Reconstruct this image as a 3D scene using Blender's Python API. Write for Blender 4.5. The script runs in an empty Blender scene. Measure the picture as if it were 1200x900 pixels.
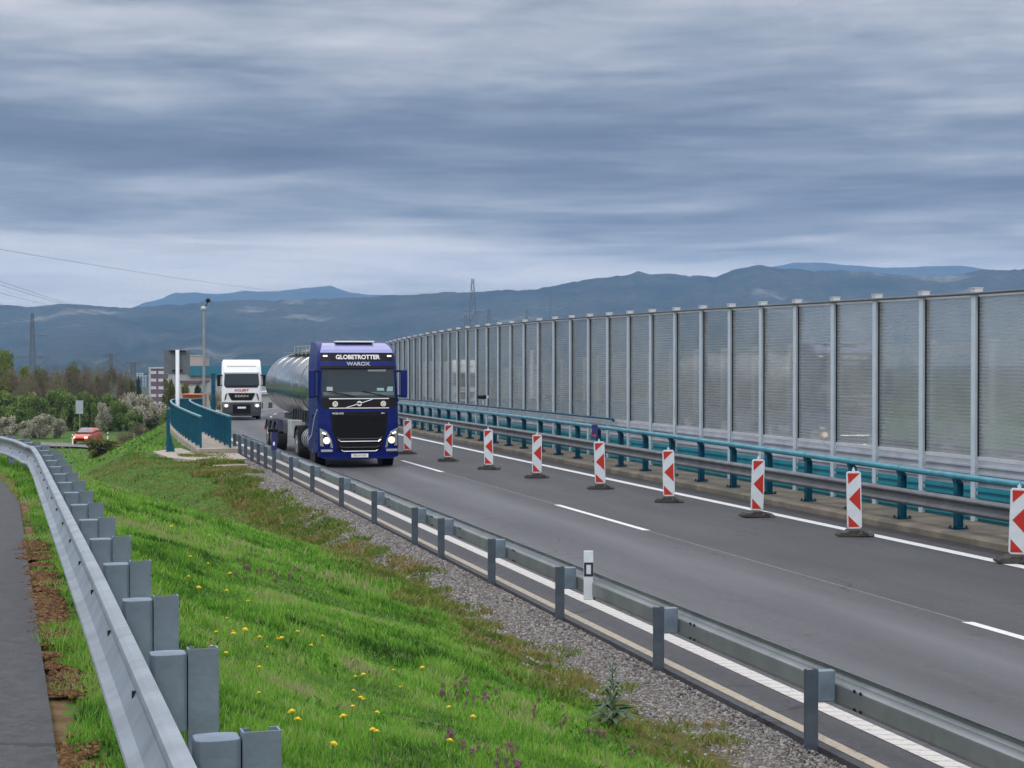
import bpy, bmesh, math, random
import numpy as np
from mathutils import Vector, Matrix, noise as mnoise
random.seed(7); rng = np.random.default_rng(7)
R = math.radians; PI = math.pi
C = bpy.context.scene
COL = C.collection

# ------------------------------------------------------------------ camera
F = 2010.0; HZ = 425.0; CAMZ = 3.2          # focal length in px of a 1200 px wide frame, horizon row, eye height
cam = bpy.data.cameras.new('camera'); camo = bpy.data.objects.new('camera', cam); COL.objects.link(camo)
cam.sensor_width = 36; cam.lens = 36*F/1200.0; cam.clip_end = 60000; cam.clip_start = 0.1
camo.location = (0, 0, CAMZ); camo.rotation_euler = (R(90) - math.atan(25/F), 0, 0)
C.camera = camo

# ------------------------------------------------------------------ world
SUN_EL, SUN_ROT = R(48), R(200)
w = bpy.data.worlds.new('World'); C.world = w; w.use_nodes = True
nt = w.node_tree; nt.nodes.clear()
def N(tree, typ, **kw):
    n = tree.nodes.new(typ)
    for k, v in kw.items():
        if k.startswith('i_'): n.inputs[k[2:].replace('_', ' ')].default_value = v
        else: setattr(n, k, v)
    return n
def mth(tree, op, a, b=None, c=None, clamp=False):
    n = tree.nodes.new('ShaderNodeMath'); n.operation = op; n.use_clamp = clamp
    for i, v in enumerate((a, b, c)):
        if v is None: continue
        if isinstance(v, (int, float)): n.inputs[i].default_value = v
        else: tree.links.new(v, n.inputs[i])
    return n.outputs[0]
def ramp(tree, fac, stops, interp='LINEAR'):
    n = tree.nodes.new('ShaderNodeValToRGB'); r = n.color_ramp; r.interpolation = interp
    while len(r.elements) < len(stops): r.elements.new(0.5)
    for e, (p, c) in zip(r.elements, stops):
        e.position = p; e.color = (c[0], c[1], c[2], 1) if not isinstance(c, (int, float)) else (c, c, c, 1)
    tree.links.new(fac, n.inputs[0]); return n.outputs[0]
def mixc(tree, fac, a, b, mode='MIX'):
    n = tree.nodes.new('ShaderNodeMix'); n.data_type = 'RGBA'; n.blend_type = mode
    for sock, v in ((n.inputs[0], fac), (n.inputs[6], a), (n.inputs[7], b)):
        if isinstance(v, (int, float)): sock.default_value = v
        elif isinstance(v, (tuple, list)): sock.default_value = (v[0], v[1], v[2], 1)
        else: tree.links.new(v, sock)
    return n.outputs[2]
sky = N(nt, 'ShaderNodeTexSky', sky_type='NISHITA', sun_disc=False, sun_elevation=SUN_EL, sun_rotation=SUN_ROT)
tc = N(nt, 'ShaderNodeTexCoord')
sep = N(nt, 'ShaderNodeSeparateXYZ'); nt.links.new(tc.outputs['Generated'], sep.inputs[0])
zz = mth(nt, 'MAXIMUM', sep.outputs[2], 0.0)
den = mth(nt, 'ADD', zz, 0.045)
px_ = mth(nt, 'DIVIDE', sep.outputs[0], den); py_ = mth(nt, 'DIVIDE', sep.outputs[1], den)
comb = N(nt, 'ShaderNodeCombineXYZ')
lz = mth(nt, 'LOGARITHM', mth(nt, 'ADD', zz, 0.05), math.e)
nt.links.new(mth(nt, 'MULTIPLY', sep.outputs[0], 2.4), comb.inputs[0]); nt.links.new(mth(nt, 'MULTIPLY', sep.outputs[1], 2.4), comb.inputs[1]); nt.links.new(mth(nt, 'MULTIPLY', lz, 3.3), comb.inputs[2])
def wnoise(scale, detail, dist=0.0, off=0.0, rough=0.5):
    m = N(nt, 'ShaderNodeMapping'); m.inputs['Location'].default_value = (off, off*0.7, off*1.3)
    nt.links.new(comb.outputs[0], m.inputs[0])
    n = N(nt, 'ShaderNodeTexNoise'); n.inputs['Scale'].default_value = scale; n.inputs['Detail'].default_value = detail
    n.inputs['Distortion'].default_value = dist; n.inputs['Roughness'].default_value = rough
    nt.links.new(m.outputs[0], n.inputs['Vector']); return n.outputs[0]
big = wnoise(0.8, 4, 0.2, 3.1); mid = wnoise(1.9, 6, 0.35, 11.3, 0.52); fine = wnoise(5.0, 7, 0.3, 5.7, 0.58)
s = mth(nt, 'ADD', mth(nt, 'MULTIPLY', big, 0.38), mth(nt, 'ADD', mth(nt, 'MULTIPLY', mid, 0.44), mth(nt, 'MULTIPLY', fine, 0.16)))
# the cloud layer is brighter towards the zenith and in a thin clearer band just over the hills
elev = ramp(nt, zz, [(0.0, 0.32), (0.050, 0.28), (0.062, 0.16), (0.08, 0.02), (0.105, 0.0), (0.145, 0.03), (0.175, 0.09), (0.21, 0.20)])
elev = mth(nt, 'ADD', elev, 0.015)
s2 = mth(nt, 'ADD', s, elev)
cloud = ramp(nt, s2, [(0.39, (0.100, 0.140, 0.210)), (0.475, (0.155, 0.200, 0.282)), (0.54, (0.255, 0.302, 0.385)), (0.61, (0.43, 0.465, 0.53)), (0.70, (0.68, 0.68, 0.72)), (0.82, (0.90, 0.87, 0.86))])
upb = ramp(nt, zz, [(0.0, 1.0), (0.25, 1.0), (0.5, 1.0), (1.0, 1.0)])
gain = mth(nt, 'ADD', 1.0, mth(nt, 'MULTIPLY', mth(nt, 'SMOOTH_MIN', mth(nt, 'MAXIMUM', mth(nt, 'SUBTRACT', zz, 0.25), 0.0), 0.6, 0.1), 3.0))
mul0 = N(nt, 'ShaderNodeVectorMath', operation='SCALE'); nt.links.new(cloud, mul0.inputs[0]); nt.links.new(gain, mul0.inputs['Scale'])
# the cloud deck low over the hills is itself brighter: it is seen through kilometres of the haze below
lowg = mth(nt, 'EXPONENT', mth(nt, 'MINIMUM', mth(nt, 'DIVIDE', 0.072, mth(nt, 'MAXIMUM', zz, 0.02)), 1.0))
mula = N(nt, 'ShaderNodeVectorMath', operation='SCALE'); nt.links.new(mul0.outputs[0], mula.inputs[0]); nt.links.new(lowg, mula.inputs['Scale'])
sub = N(nt, 'ShaderNodeVectorMath', operation='SCALE'); sub.inputs[0].default_value = (0.12, 0.24, 0.41); nt.links.new(mth(nt, 'SUBTRACT', lowg, 1.0), sub.inputs['Scale'])
mulb = N(nt, 'ShaderNodeVectorMath', operation='SUBTRACT'); nt.links.new(mula.outputs[0], mulb.inputs[0]); nt.links.new(sub.outputs[0], mulb.inputs[1])
mul = N(nt, 'ShaderNodeVectorMath', operation='MAXIMUM'); nt.links.new(mulb.outputs[0], mul.inputs[0]); mul.inputs[1].default_value = (0.02, 0.02, 0.02)
bg1 = N(nt, 'ShaderNodeBackground'); bg1.inputs['Strength'].default_value = 0.07; nt.links.new(sky.outputs[0], bg1.inputs[0])
bg2 = N(nt, 'ShaderNodeBackground'); bg2.inputs['Strength'].default_value = 1.0; nt.links.new(mul.outputs[0], bg2.inputs[0])
mx = N(nt, 'ShaderNodeMixShader'); mx.inputs[0].default_value = 0.93
nt.links.new(bg1.outputs[0], mx.inputs[1]); nt.links.new(bg2.outputs[0], mx.inputs[2])
wo = N(nt, 'ShaderNodeOutputWorld'); nt.links.new(mx.outputs[0], wo.inputs[0])
sun = bpy.data.lights.new('sun', 'SUN'); sun.energy = 1.2; sun.angle = R(14); sun.color = (1.0, 0.98, 0.95)
suno = bpy.data.objects.new('sun', sun); COL.objects.link(suno)
sd = Vector((math.cos(SUN_EL)*math.sin(SUN_ROT), math.cos(SUN_EL)*math.cos(SUN_ROT), math.sin(SUN_EL)))
suno.rotation_euler = sd.to_track_quat('Z', 'Y').to_euler()
C.view_settings.view_transform = 'Standard'; C.view_settings.look = 'None'; C.view_settings.gamma = 1
C.view_settings.exposure = 0.0; C.view_settings.use_curve_mapping = False
C.render.engine = 'CYCLES'; C.cycles.volume_bounces = 1; C.cycles.transparent_max_bounces = 24

# ------------------------------------------------------------------ helpers
def tag(o, label=None, cat=None, group=None, kind=None):
    if label: o['label'] = label
    if cat: o['category'] = cat
    if group: o['group'] = group
    if kind: o['kind'] = kind
    return o
def empty(name, loc=(0, 0, 0), rz=0, label=None, cat=None, group=None):
    o = bpy.data.objects.new(name, None); COL.objects.link(o); o.empty_display_size = 0.3
    o.location = loc; o.rotation_euler = (0, 0, rz); return tag(o, label, cat, group)
class MB:
    def __init__(s): s.v = []; s.f = []
    def add(s, vs, fs):
        n = len(s.v); s.v += [tuple(v) for v in vs]; s.f += [tuple(i+n for i in f) for f in fs]; return s
    def box(s, c, d, rz=0, rx=0, ry=0):
        M = Matrix.Translation(c) @ Matrix.Rotation(rz, 4, 'Z') @ Matrix.Rotation(ry, 4, 'Y') @ Matrix.Rotation(rx, 4, 'X')
        x, y, z = d[0]/2, d[1]/2, d[2]/2
        vs = [M @ Vector(p) for p in ((-x,-y,-z),(x,-y,-z),(x,y,-z),(-x,y,-z),(-x,-y,z),(x,-y,z),(x,y,z),(-x,y,z))]
        return s.add(vs, [(0,3,2,1),(4,5,6,7),(0,1,5,4),(1,2,6,5),(2,3,7,6),(3,0,4,7)])
    def prism(s, poly, axis, a, b, taper=1.0):
        """extrude a 2-D polygon along an axis: x -> poly is (y,z), y -> (x,z), z -> (x,y)"""
        n = len(poly); vs = []
        cx = sum(p[0] for p in poly)/n; cy = sum(p[1] for p in poly)/n
        for k, t in enumerate((a, b)):
            q = taper if k else 1.0
            for p in poly:
                p0 = cx+(p[0]-cx)*q; p1 = cy+(p[1]-cy)*q
                vs.append((t, p0, p1) if axis == 'x' else (p0, t, p1) if axis == 'y' else (p0, p1, t))
        fs = [tuple(range(n))[::-1], tuple(range(n, 2*n))] + [(i, (i+1) % n, n+(i+1) % n, n+i) for i in range(n)]
        return s.add(vs, fs)
    def tube(s, path, r, n=8, cap=True, r2=None):
        path = [Vector(p) for p in path]; m = len(path); rings = []
        for i, p in enumerate(path):
            d = (path[min(i+1, m-1)] - path[max(i-1, 0)]).normalized()
            up = Vector((0, 0, 1)) if abs(d.z) < 0.95 else Vector((1, 0, 0))
            a = d.cross(up).normalized(); b = d.cross(a).normalized()
            rr = r if r2 is None else r + (r2-r)*i/max(1, m-1)
            rings.append([p + a*rr*math.cos(2*PI*k/n) + b*rr*math.sin(2*PI*k/n) for k in range(n)])
        vs = [v for rg in rings for v in rg]
        fs = [(i*n+k, i*n+(k+1) % n, (i+1)*n+(k+1) % n, (i+1)*n+k) for i in range(m-1) for k in range(n)]
        if cap: fs += [tuple(range(n))[::-1], tuple(range((m-1)*n, m*n))]
        return s.add(vs, fs)
    def lathe(s, prof, c, axis='x', n=24):
        """prof: list of (r, t)"""
        vs = []
        for r, t in prof:
            for k in range(n):
                a = 2*PI*k/n; p, q = r*math.cos(a), r*math.sin(a)
                v = (t, p, q) if axis == 'x' else (p, t, q) if axis == 'y' else (p, q, t)
                vs.append((v[0]+c[0], v[1]+c[1], v[2]+c[2]))
        m = len(prof)
        fs = [(i*n+k, i*n+(k+1) % n, (i+1)*n+(k+1) % n, (i+1)*n+k) for i in range(m-1) for k in range(n)]
        fs += [tuple(range(n))[::-1], tuple(range((m-1)*n, m*n))]
        return s.add(vs, fs)
    def sweep(s, path, prof, closed=True, caps=True):
        """path: list of (point, side unit vector); prof: (side, up) offsets"""
        n = len(prof); vs = []
        for p, sd_ in path:
            for a, b in prof: vs.append(Vector(p) + Vector(sd_)*a + Vector((0, 0, b)))
        m = len(path); kk = n if closed else n-1
        fs = [(i*n+k, i*n+(k+1) % n, (i+1)*n+(k+1) % n, (i+1)*n+k) for i in range(m-1) for k in range(kk)]
        if closed and caps: fs += [tuple(range(n))[::-1], tuple(range((m-1)*n, m*n))]
        return s.add(vs, fs)
    def build(s, name, mat, parent=None, smooth=False, bevel=0, seg=2, fix=True, loc=None):
        me = bpy.data.meshes.new(name); me.from_pydata(s.v, [], s.f)
        if fix:
            bm = bmesh.new(); bm.from_mesh(me); bmesh.ops.recalc_face_normals(bm, faces=bm.faces); bm.to_mesh(me); bm.free()
        if mat: me.materials.append(mat)
        if smooth:
            for p in me.polygons: p.use_smooth = True
        o = bpy.data.objects.new(name, me); COL.objects.link(o)
        if parent: o.parent = parent
        if loc: o.location = loc
        if bevel:
            b = o.modifiers.new('bevel', 'BEVEL'); b.width = bevel; b.segments = seg; b.limit_method = 'ANGLE'; b.angle_limit = R(35)
            for p in me.polygons: p.use_smooth = True
            b.harden_normals = True
        return o
def text(s, size, mat, parent, name, loc, rot=(R(90), 0, 0), ext=0.004, sx=1.0, bold=0.0):
    cu = bpy.data.curves.new(name, 'FONT'); cu.body = s; cu.size = size; cu.align_x = 'CENTER'; cu.align_y = 'CENTER'
    cu.extrude = ext; cu.offset = bold
    o = bpy.data.objects.new(name, cu); COL.objects.link(o)
    me = bpy.data.meshes.new_from_object(o); bpy.data.objects.remove(o); bpy.data.curves.remove(cu)
    me.materials.append(mat)
    o = bpy.data.objects.new(name, me); COL.objects.link(o); o.parent = parent; o.location = loc; o.rotation_euler = rot; o.scale = (sx, 1, 1)
    return o
def copy_tree(o, parent=None):
    c = o.copy(); COL.objects.link(c); c.parent = parent
    for ch in list(o.children): copy_tree(ch, c)
    return c
def fast(name, V, faces, mat, attrs=None, mats=None, midx=None, smooth=False):
    """V (n,3); faces: list of int arrays (m,k)"""
    me = bpy.data.meshes.new(name); me.vertices.add(len(V)); me.vertices.foreach_set('co', np.asarray(V, dtype=np.float32).ravel())
    loops = np.concatenate([f.ravel() for f in faces]); tot = np.concatenate([np.full(len(f), f.shape[1]) for f in faces])
    st = np.concatenate([[0], np.cumsum(tot)[:-1]])
    me.loops.add(len(loops)); me.loops.foreach_set('vertex_index', loops.astype(np.int32))
    me.polygons.add(len(tot)); me.polygons.foreach_set('loop_start', st.astype(np.int32)); me.polygons.foreach_set('loop_total', tot.astype(np.int32))
    if mat: me.materials.append(mat)
    for m in (mats or []): me.materials.append(m)
    if midx is not None: me.polygons.foreach_set('material_index', midx.astype(np.int32))
    me.update(calc_edges=True); me.validate()
    for k, a in (attrs or {}).items():
        at = me.attributes.new(k, 'FLOAT', 'POINT'); at.data.foreach_set('value', np.asarray(a, dtype=np.float32))
    if smooth: me.polygons.foreach_set('use_smooth', np.ones(len(tot), dtype=bool))
    o = bpy.data.objects.new(name, me); COL.objects.link(o); return o

# ------------------------------------------------------------------ materials
MATS = {}
def mat(name, col, rough=0.6, metal=0.0, noise=0.0, nscale=8.0, bump=0.0, bscale=40.0, coat=0.0, emit=None, es=0.0, col2=None, rust=None, spec=0.5, dirt=None):
    if name in MATS: return MATS[name]
    m = bpy.data.materials.new(name); m.use_nodes = True; t = m.node_tree; b = t.nodes['Principled BSDF']
    b.inputs['Base Color'].default_value = (*col, 1); b.inputs['Roughness'].default_value = rough; b.inputs['Metallic'].default_value = metal
    b.inputs['Coat Weight'].default_value = coat; b.inputs['Specular IOR Level'].default_value = spec
    if emit: b.inputs['Emission Color'].default_value = (*emit, 1); b.inputs['Emission Strength'].default_value = es
    tcn = N(t, 'ShaderNodeTexCoord')
    base = None
    if noise:
        n = N(t, 'ShaderNodeTexNoise'); n.inputs['Scale'].default_value = nscale; n.inputs['Detail'].default_value = 6
        t.links.new(tcn.outputs['Object'], n.inputs['Vector'])
        c2 = col2 or tuple(c*(1-noise) for c in col)
        f = ramp(t, n.outputs[0], [(0.35, 0.0), (0.65, 1.0)])
        base = mixc(t, f, col, c2); t.links.new(base, b.inputs['Base Color'])
        rr = mth(t, 'ADD', mth(t, 'MULTIPLY', n.outputs[0], 0.25), rough-0.12); t.links.new(rr, b.inputs['Roughness'])
    if rust:
        n = N(t, 'ShaderNodeTexNoise'); n.inputs['Scale'].default_value = rust[1]; n.inputs['Detail'].default_value = 8
        t.links.new(tcn.outputs['Object'], n.inputs['Vector'])
        f = ramp(t, n.outputs[0], [(rust[2], 0.0), (rust[2]+0.08, 1.0)])
        base = mixc(t, mth(t, 'MULTIPLY', f, rust[3]), base if base else col, rust[0]); t.links.new(base, b.inputs['Base Color'])
    if bump:
        n = N(t, 'ShaderNodeTexNoise'); n.inputs['Scale'].default_value = bscale; n.inputs['Detail'].default_value = 5
        t.links.new(tcn.outputs['Object'], n.inputs['Vector'])
        bp = N(t, 'ShaderNodeBump'); bp.inputs['Strength'].default_value = bump; bp.inputs['Distance'].default_value = 0.02
        t.links.new(n.outputs[0], bp.inputs['Height']); t.links.new(bp.outputs[0], b.inputs['Normal'])
    MATS[name] = m; return m
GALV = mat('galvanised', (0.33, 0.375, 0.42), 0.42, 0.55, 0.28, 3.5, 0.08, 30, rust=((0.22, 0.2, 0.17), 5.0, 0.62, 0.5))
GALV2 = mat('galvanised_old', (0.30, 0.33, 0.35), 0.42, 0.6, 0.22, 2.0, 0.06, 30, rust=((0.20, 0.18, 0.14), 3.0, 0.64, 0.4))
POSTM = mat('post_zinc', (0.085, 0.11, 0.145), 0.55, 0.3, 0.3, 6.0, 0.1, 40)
SPACER = mat('spacer_zinc', (0.19, 0.25, 0.315), 0.5, 0.3, 0.3, 6.0, 0.1, 40, rust=((0.20, 0.21, 0.21), 9.0, 0.62, 0.5))
TEAL = mat('teal_paint', (0.002, 0.088, 0.150), 0.5, 0, 0.35, 3.0, 0.05, 20, spec=0.25, rust=((0.12, 0.22, 0.26), 12, 0.70, 0.4))
TEALTUBE = mat('teal_tube_paint', (0.025, 0.25, 0.33), 0.35, 0, 0.3, 3.0, 0.05, 20, coat=0.3, rust=((0.17, 0.3, 0.33), 8, 0.64, 0.6))
TEALPAN = mat('teal_panel_paint', (0.015, 0.24, 0.31), 0.5, 0, 0.25, 2.0)
WALLPOST = mat('barrier_post_paint', (0.50, 0.59, 0.66), 0.45, 0.0, 0.15, 2.0, rust=((0.26, 0.30, 0.32), 3.0, 0.62, 0.5))
GREYPAN = mat('barrier_panel_paint', (0.42, 0.46, 0.52), 0.5, 0.0, 0.25, 1.5)
FRAMEW = mat('barrier_frame_paint', (0.55, 0.58, 0.62), 0.5, 0.1, 0.15, 2)
BLACK = mat('black_plastic', (0.008, 0.008, 0.010), 0.45, 0, 0.3, 5, spec=0.2)
RUBBER = mat('rubber', (0.02, 0.02, 0.021), 0.8, 0, 0.4, 12, 0.2, 30, rust=((0.09, 0.08, 0.07), 6, 0.6, 0.6))
RECYC = mat('recycled_rubber', (0.06, 0.055, 0.05), 0.85, 0, 0.5, 6, 0.4, 30, rust=((0.16, 0.14, 0.12), 5, 0.56, 0.7))
BLUE = mat('blue_paint', (0.0, 0.010, 0.135), 0.42, 0.0, 0.12, 1.5, coat=0.08, spec=0.22, bump=0.0)
BLUEL = mat('light_blue_paint', (0.20, 0.21, 0.46), 0.25, 0.2, 0.15, 1.5, coat=0.8)
WHITE = mat('white_paint', (0.74, 0.76, 0.78), 0.35, 0, 0.08, 1.0, coat=0.4)
CHROME = mat('chrome', (0.75, 0.76, 0.78), 0.12, 1.0)
STEELT = mat('polished_tank_steel', (0.44, 0.45, 0.44), 0.22, 1.0, 0.12, 0.9, 0.04, 1.5)
GLASSD = mat('dark_windscreen', (0.018, 0.032, 0.042), 0.05, 0.0, coat=0.0, spec=0.4)
INTER = mat('cab_inside', (0.12, 0.15, 0.17), 0.7, 0, 0.4, 2)
LAMPW = mat('headlamp_lit', (0.9, 0.85, 0.7), 0.3, emit=(1.0, 0.62, 0.32), es=2.2)
LAMPC = mat('headlamp_lit_cool', (0.9, 0.9, 0.95), 0.3, emit=(0.95, 0.93, 1.0), es=2.2)
LAMPG = mat('lamp_housing', (0.5, 0.52, 0.55), 0.15, 0.7)
MARKL = mat('marker_lamp', (0.8, 0.8, 0.7), 0.3, emit=(1, 0.95, 0.75), es=1.2)
PLATE = mat('number_plate', (0.75, 0.76, 0.78), 0.4)
LETW = mat('lettering_white', (0.8, 0.8, 0.8), 0.4)
LETR = mat('lettering_red', (0.45, 0.02, 0.03), 0.4)
LETK = mat('lettering_black', (0.02, 0.02, 0.02), 0.5)
RED = mat('sign_red', (0.50, 0.022, 0.010), 0.45, 0, 0.2, 5)
SIGNW = mat('sign_white', (0.62, 0.68, 0.73), 0.45, 0, 0.12, 5, rust=((0.4, 0.4, 0.38), 7, 0.66, 0.4))
CONC = mat('concrete', (0.33, 0.30, 0.26), 0.85, 0, 0.3, 2.5, 0.3, 30, rust=((0.17, 0.16, 0.12), 1.6, 0.55, 0.6))
CONCW = mat('pale_concrete', (0.38, 0.335, 0.28), 0.85, 0, 0.25, 2.0, 0.2, 20, rust=((0.25, 0.22, 0.18), 1.2, 0.6, 0.5))
ALU = mat('aluminium_side_panel', (0.45, 0.47, 0.48), 0.35, 0.6, 0.2, 3)
GREYP = mat('grey_plastic', (0.06, 0.065, 0.07), 0.5, 0, 0.2, 4)

def road_mat(name, base, tracks=None, dirtc=(0.075, 0.07, 0.065)):
    m = bpy.data.materials.new(name); m.use_nodes = True; t = m.node_tree; b = t.nodes['Principled BSDF']
    tcn = N(t, 'ShaderNodeTexCoord'); uv = N(t, 'ShaderNodeSeparateXYZ'); t.links.new(tcn.outputs['UV'], uv.inputs[0])
    n1 = N(t, 'ShaderNodeTexNoise'); n1.inputs['Scale'].default_value = 75; n1.inputs['Detail'].default_value = 3; t.links.new(tcn.outputs['Object'], n1.inputs['Vector'])
    mp = N(t, 'ShaderNodeMapping'); mp.inputs['Scale'].default_value = (1.1, 0.10, 1); t.links.new(tcn.outputs['UV'], mp.inputs[0])
    n2 = N(t, 'ShaderNodeTexNoise'); n2.inputs['Scale'].default_value = 1.6; n2.inputs['Detail'].default_value = 6; t.links.new(mp.outputs[0], n2.inputs['Vector'])
    n3 = N(t, 'ShaderNodeTexNoise'); n3.inputs['Scale'].default_value = 0.35; n3.inputs['Detail'].default_value = 5; t.links.new(tcn.outputs['Object'], n3.inputs['Vector'])
    f = mth(t, 'ADD', mth(t, 'MULTIPLY', n2.outputs[0], 0.6), mth(t, 'MULTIPLY', n3.outputs[0], 0.4))
    c = ramp(t, f, [(0.36, tuple(x*0.60 for x in base)), (0.62, tuple(x*1.35 for x in base))])
    c = mixc(t, mth(t, 'MULTIPLY', ramp(t, n1.outputs[0], [(0.42, 0.0), (0.66, 1.0)]), 0.55), c, tuple(x*2.3 for x in base))
    if tracks: c = mixc(t, mth(t, 'GREATER_THAN', uv.outputs[0], 11.19), c, mixc(t, 1.0, c, (0.80, 0.80, 0.82), 'MULTIPLY'))
    n4 = N(t, 'ShaderNodeTexNoise'); n4.inputs['Scale'].default_value = 9; n4.inputs['Detail'].default_value = 8; n4.inputs['Roughness'].default_value = 0.75; t.links.new(tcn.outputs['Object'], n4.inputs['Vector'])
    c = mixc(t, mth(t, 'MULTIPLY', ramp(t, n4.outputs[0], [(0.42, 0.0), (0.60, 1.0)]), 0.65), c, tuple(x*0.55 for x in base))
    if tracks:
        # worn bands in the wheel tracks, slightly paler and greyer
        acc = None
        for tu in tracks:
            d = mth(t, 'ABSOLUTE', mth(t, 'SUBTRACT', uv.outputs[0], tu[0]))
            g = mth(t, 'MULTIPLY', mth(t, 'SUBTRACT', 1.0, mth(t, 'MINIMUM', mth(t, 'DIVIDE', d, tu[1]), 1.0)), tu[2])
            acc = g if acc is None else mth(t, 'ADD', acc, g)
        c = mixc(t, mth(t, 'MULTIPLY', acc, mth(t, 'ADD', n2.outputs[0], 0.3)), c, tuple(x*2.1 for x in base))
    vr = N(t, 'ShaderNodeTexVoronoi'); vr.feature = 'DISTANCE_TO_EDGE'; vr.inputs['Scale'].default_value = 0.22
    t.links.new(tcn.outputs['Object'], vr.inputs['Vector'])
    # fine cracks, only in places, and a few oil spots
    wv = N(t, 'ShaderNodeVectorMath', operation='ADD'); t.links.new(tcn.outputs['Object'], wv.inputs[0])
    wn = N(t, 'ShaderNodeTexNoise'); wn.inputs['Scale'].default_value = 1.3; wn.inputs['Detail'].default_value = 4; t.links.new(tcn.outputs['Object'], wn.inputs['Vector']); t.links.new(wn.outputs['Color'], wv.inputs[1]); t.links.new(wv.outputs[0], vr.inputs['Vector'])
    ck = mth(t, 'MULTIPLY', mth(t, 'LESS_THAN', vr.outputs['Distance'], 0.0045), ramp(t, n3.outputs[0], [(0.48, 0.0), (0.56, 0.8)]))
    c = mixc(t, ck, c, (0.015, 0.015, 0.016))
    v2 = N(t, 'ShaderNodeTexVoronoi'); v2.inputs['Scale'].default_value = 0.9; t.links.new(wv.outputs[0], v2.inputs['Vector'])
    c = mixc(t, ramp(t, v2.outputs['Distance'], [(0.04, 0.55), (0.10, 0.0)]), c, (0.018, 0.018, 0.02))
    t.links.new(c, b.inputs['Base Color']); b.inputs['Roughness'].default_value = 0.66; b.inputs['Specular IOR Level'].default_value = 0.4
    bp = N(t, 'ShaderNodeBump'); bp.inputs['Strength'].default_value = 0.5; bp.inputs['Distance'].default_value = 0.012
    t.links.new(n1.outputs[0], bp.inputs['Height']); t.links.new(bp.outputs[0], b.inputs['Normal'])
    return m
ASPH = road_mat('asphalt', (0.050, 0.051, 0.057), [(8.1, 0.8, 0.8), (9.1, 0.9, 0.35), (10.1, 0.9, 1.0), (12.4, 0.6, 0.12), (14.0, 0.6, 0.12)])
ASPH2 = road_mat('asphalt_side_road', (0.034, 0.036, 0.040))

def marking_mat(name, col, rib=False, wear=0.60):
    m = bpy.data.materials.new(name); m.use_nodes = True; t = m.node_tree; b = t.nodes['Principled BSDF']
    tcn = N(t, 'ShaderNodeTexCoord')
    n = N(t, 'ShaderNodeTexNoise'); n.inputs['Scale'].default_value = 14; n.inputs['Detail'].default_value = 8; n.inputs['Roughness'].default_value = 0.7
    t.links.new(tcn.outputs['Object'], n.inputs['Vector'])
    c = mixc(t, ramp(t, n.outputs[0], [(wear, 0.0), (wear+0.08, 0.8)]), col, tuple(x*0.35 for x in col))
    if rib:
        sp = N(t, 'ShaderNodeSeparateXYZ'); t.links.new(tcn.outputs['UV'], sp.inputs[0])
        fr = mth(t, 'FRACT', mth(t, 'ADD', mth(t, 'MULTIPLY', sp.outputs[1], 5.0), mth(t, 'MULTIPLY', sp.outputs[0], 0.6)))
        c = mixc(t, mth(t, 'MULTIPLY', mth(t, 'GREATER_THAN', fr, 0.82), 0.5), c, (0.22, 0.21, 0.2))
    t.links.new(c, b.inputs['Base Color']); b.inputs['Roughness'].default_value = 0.6
    return m
MARKW = marking_mat('marking_white', (0.60, 0.61, 0.61), False, 0.57); MARKR = marking_mat('marking_ribbed', (0.50, 0.48, 0.45), True, 0.56)
MARKC = marking_mat('marking_cream', (0.34, 0.29, 0.22), False, 0.54); MARKT = marking_mat('joint_line', (0.24, 0.24, 0.24), False, 0.5)

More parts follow.
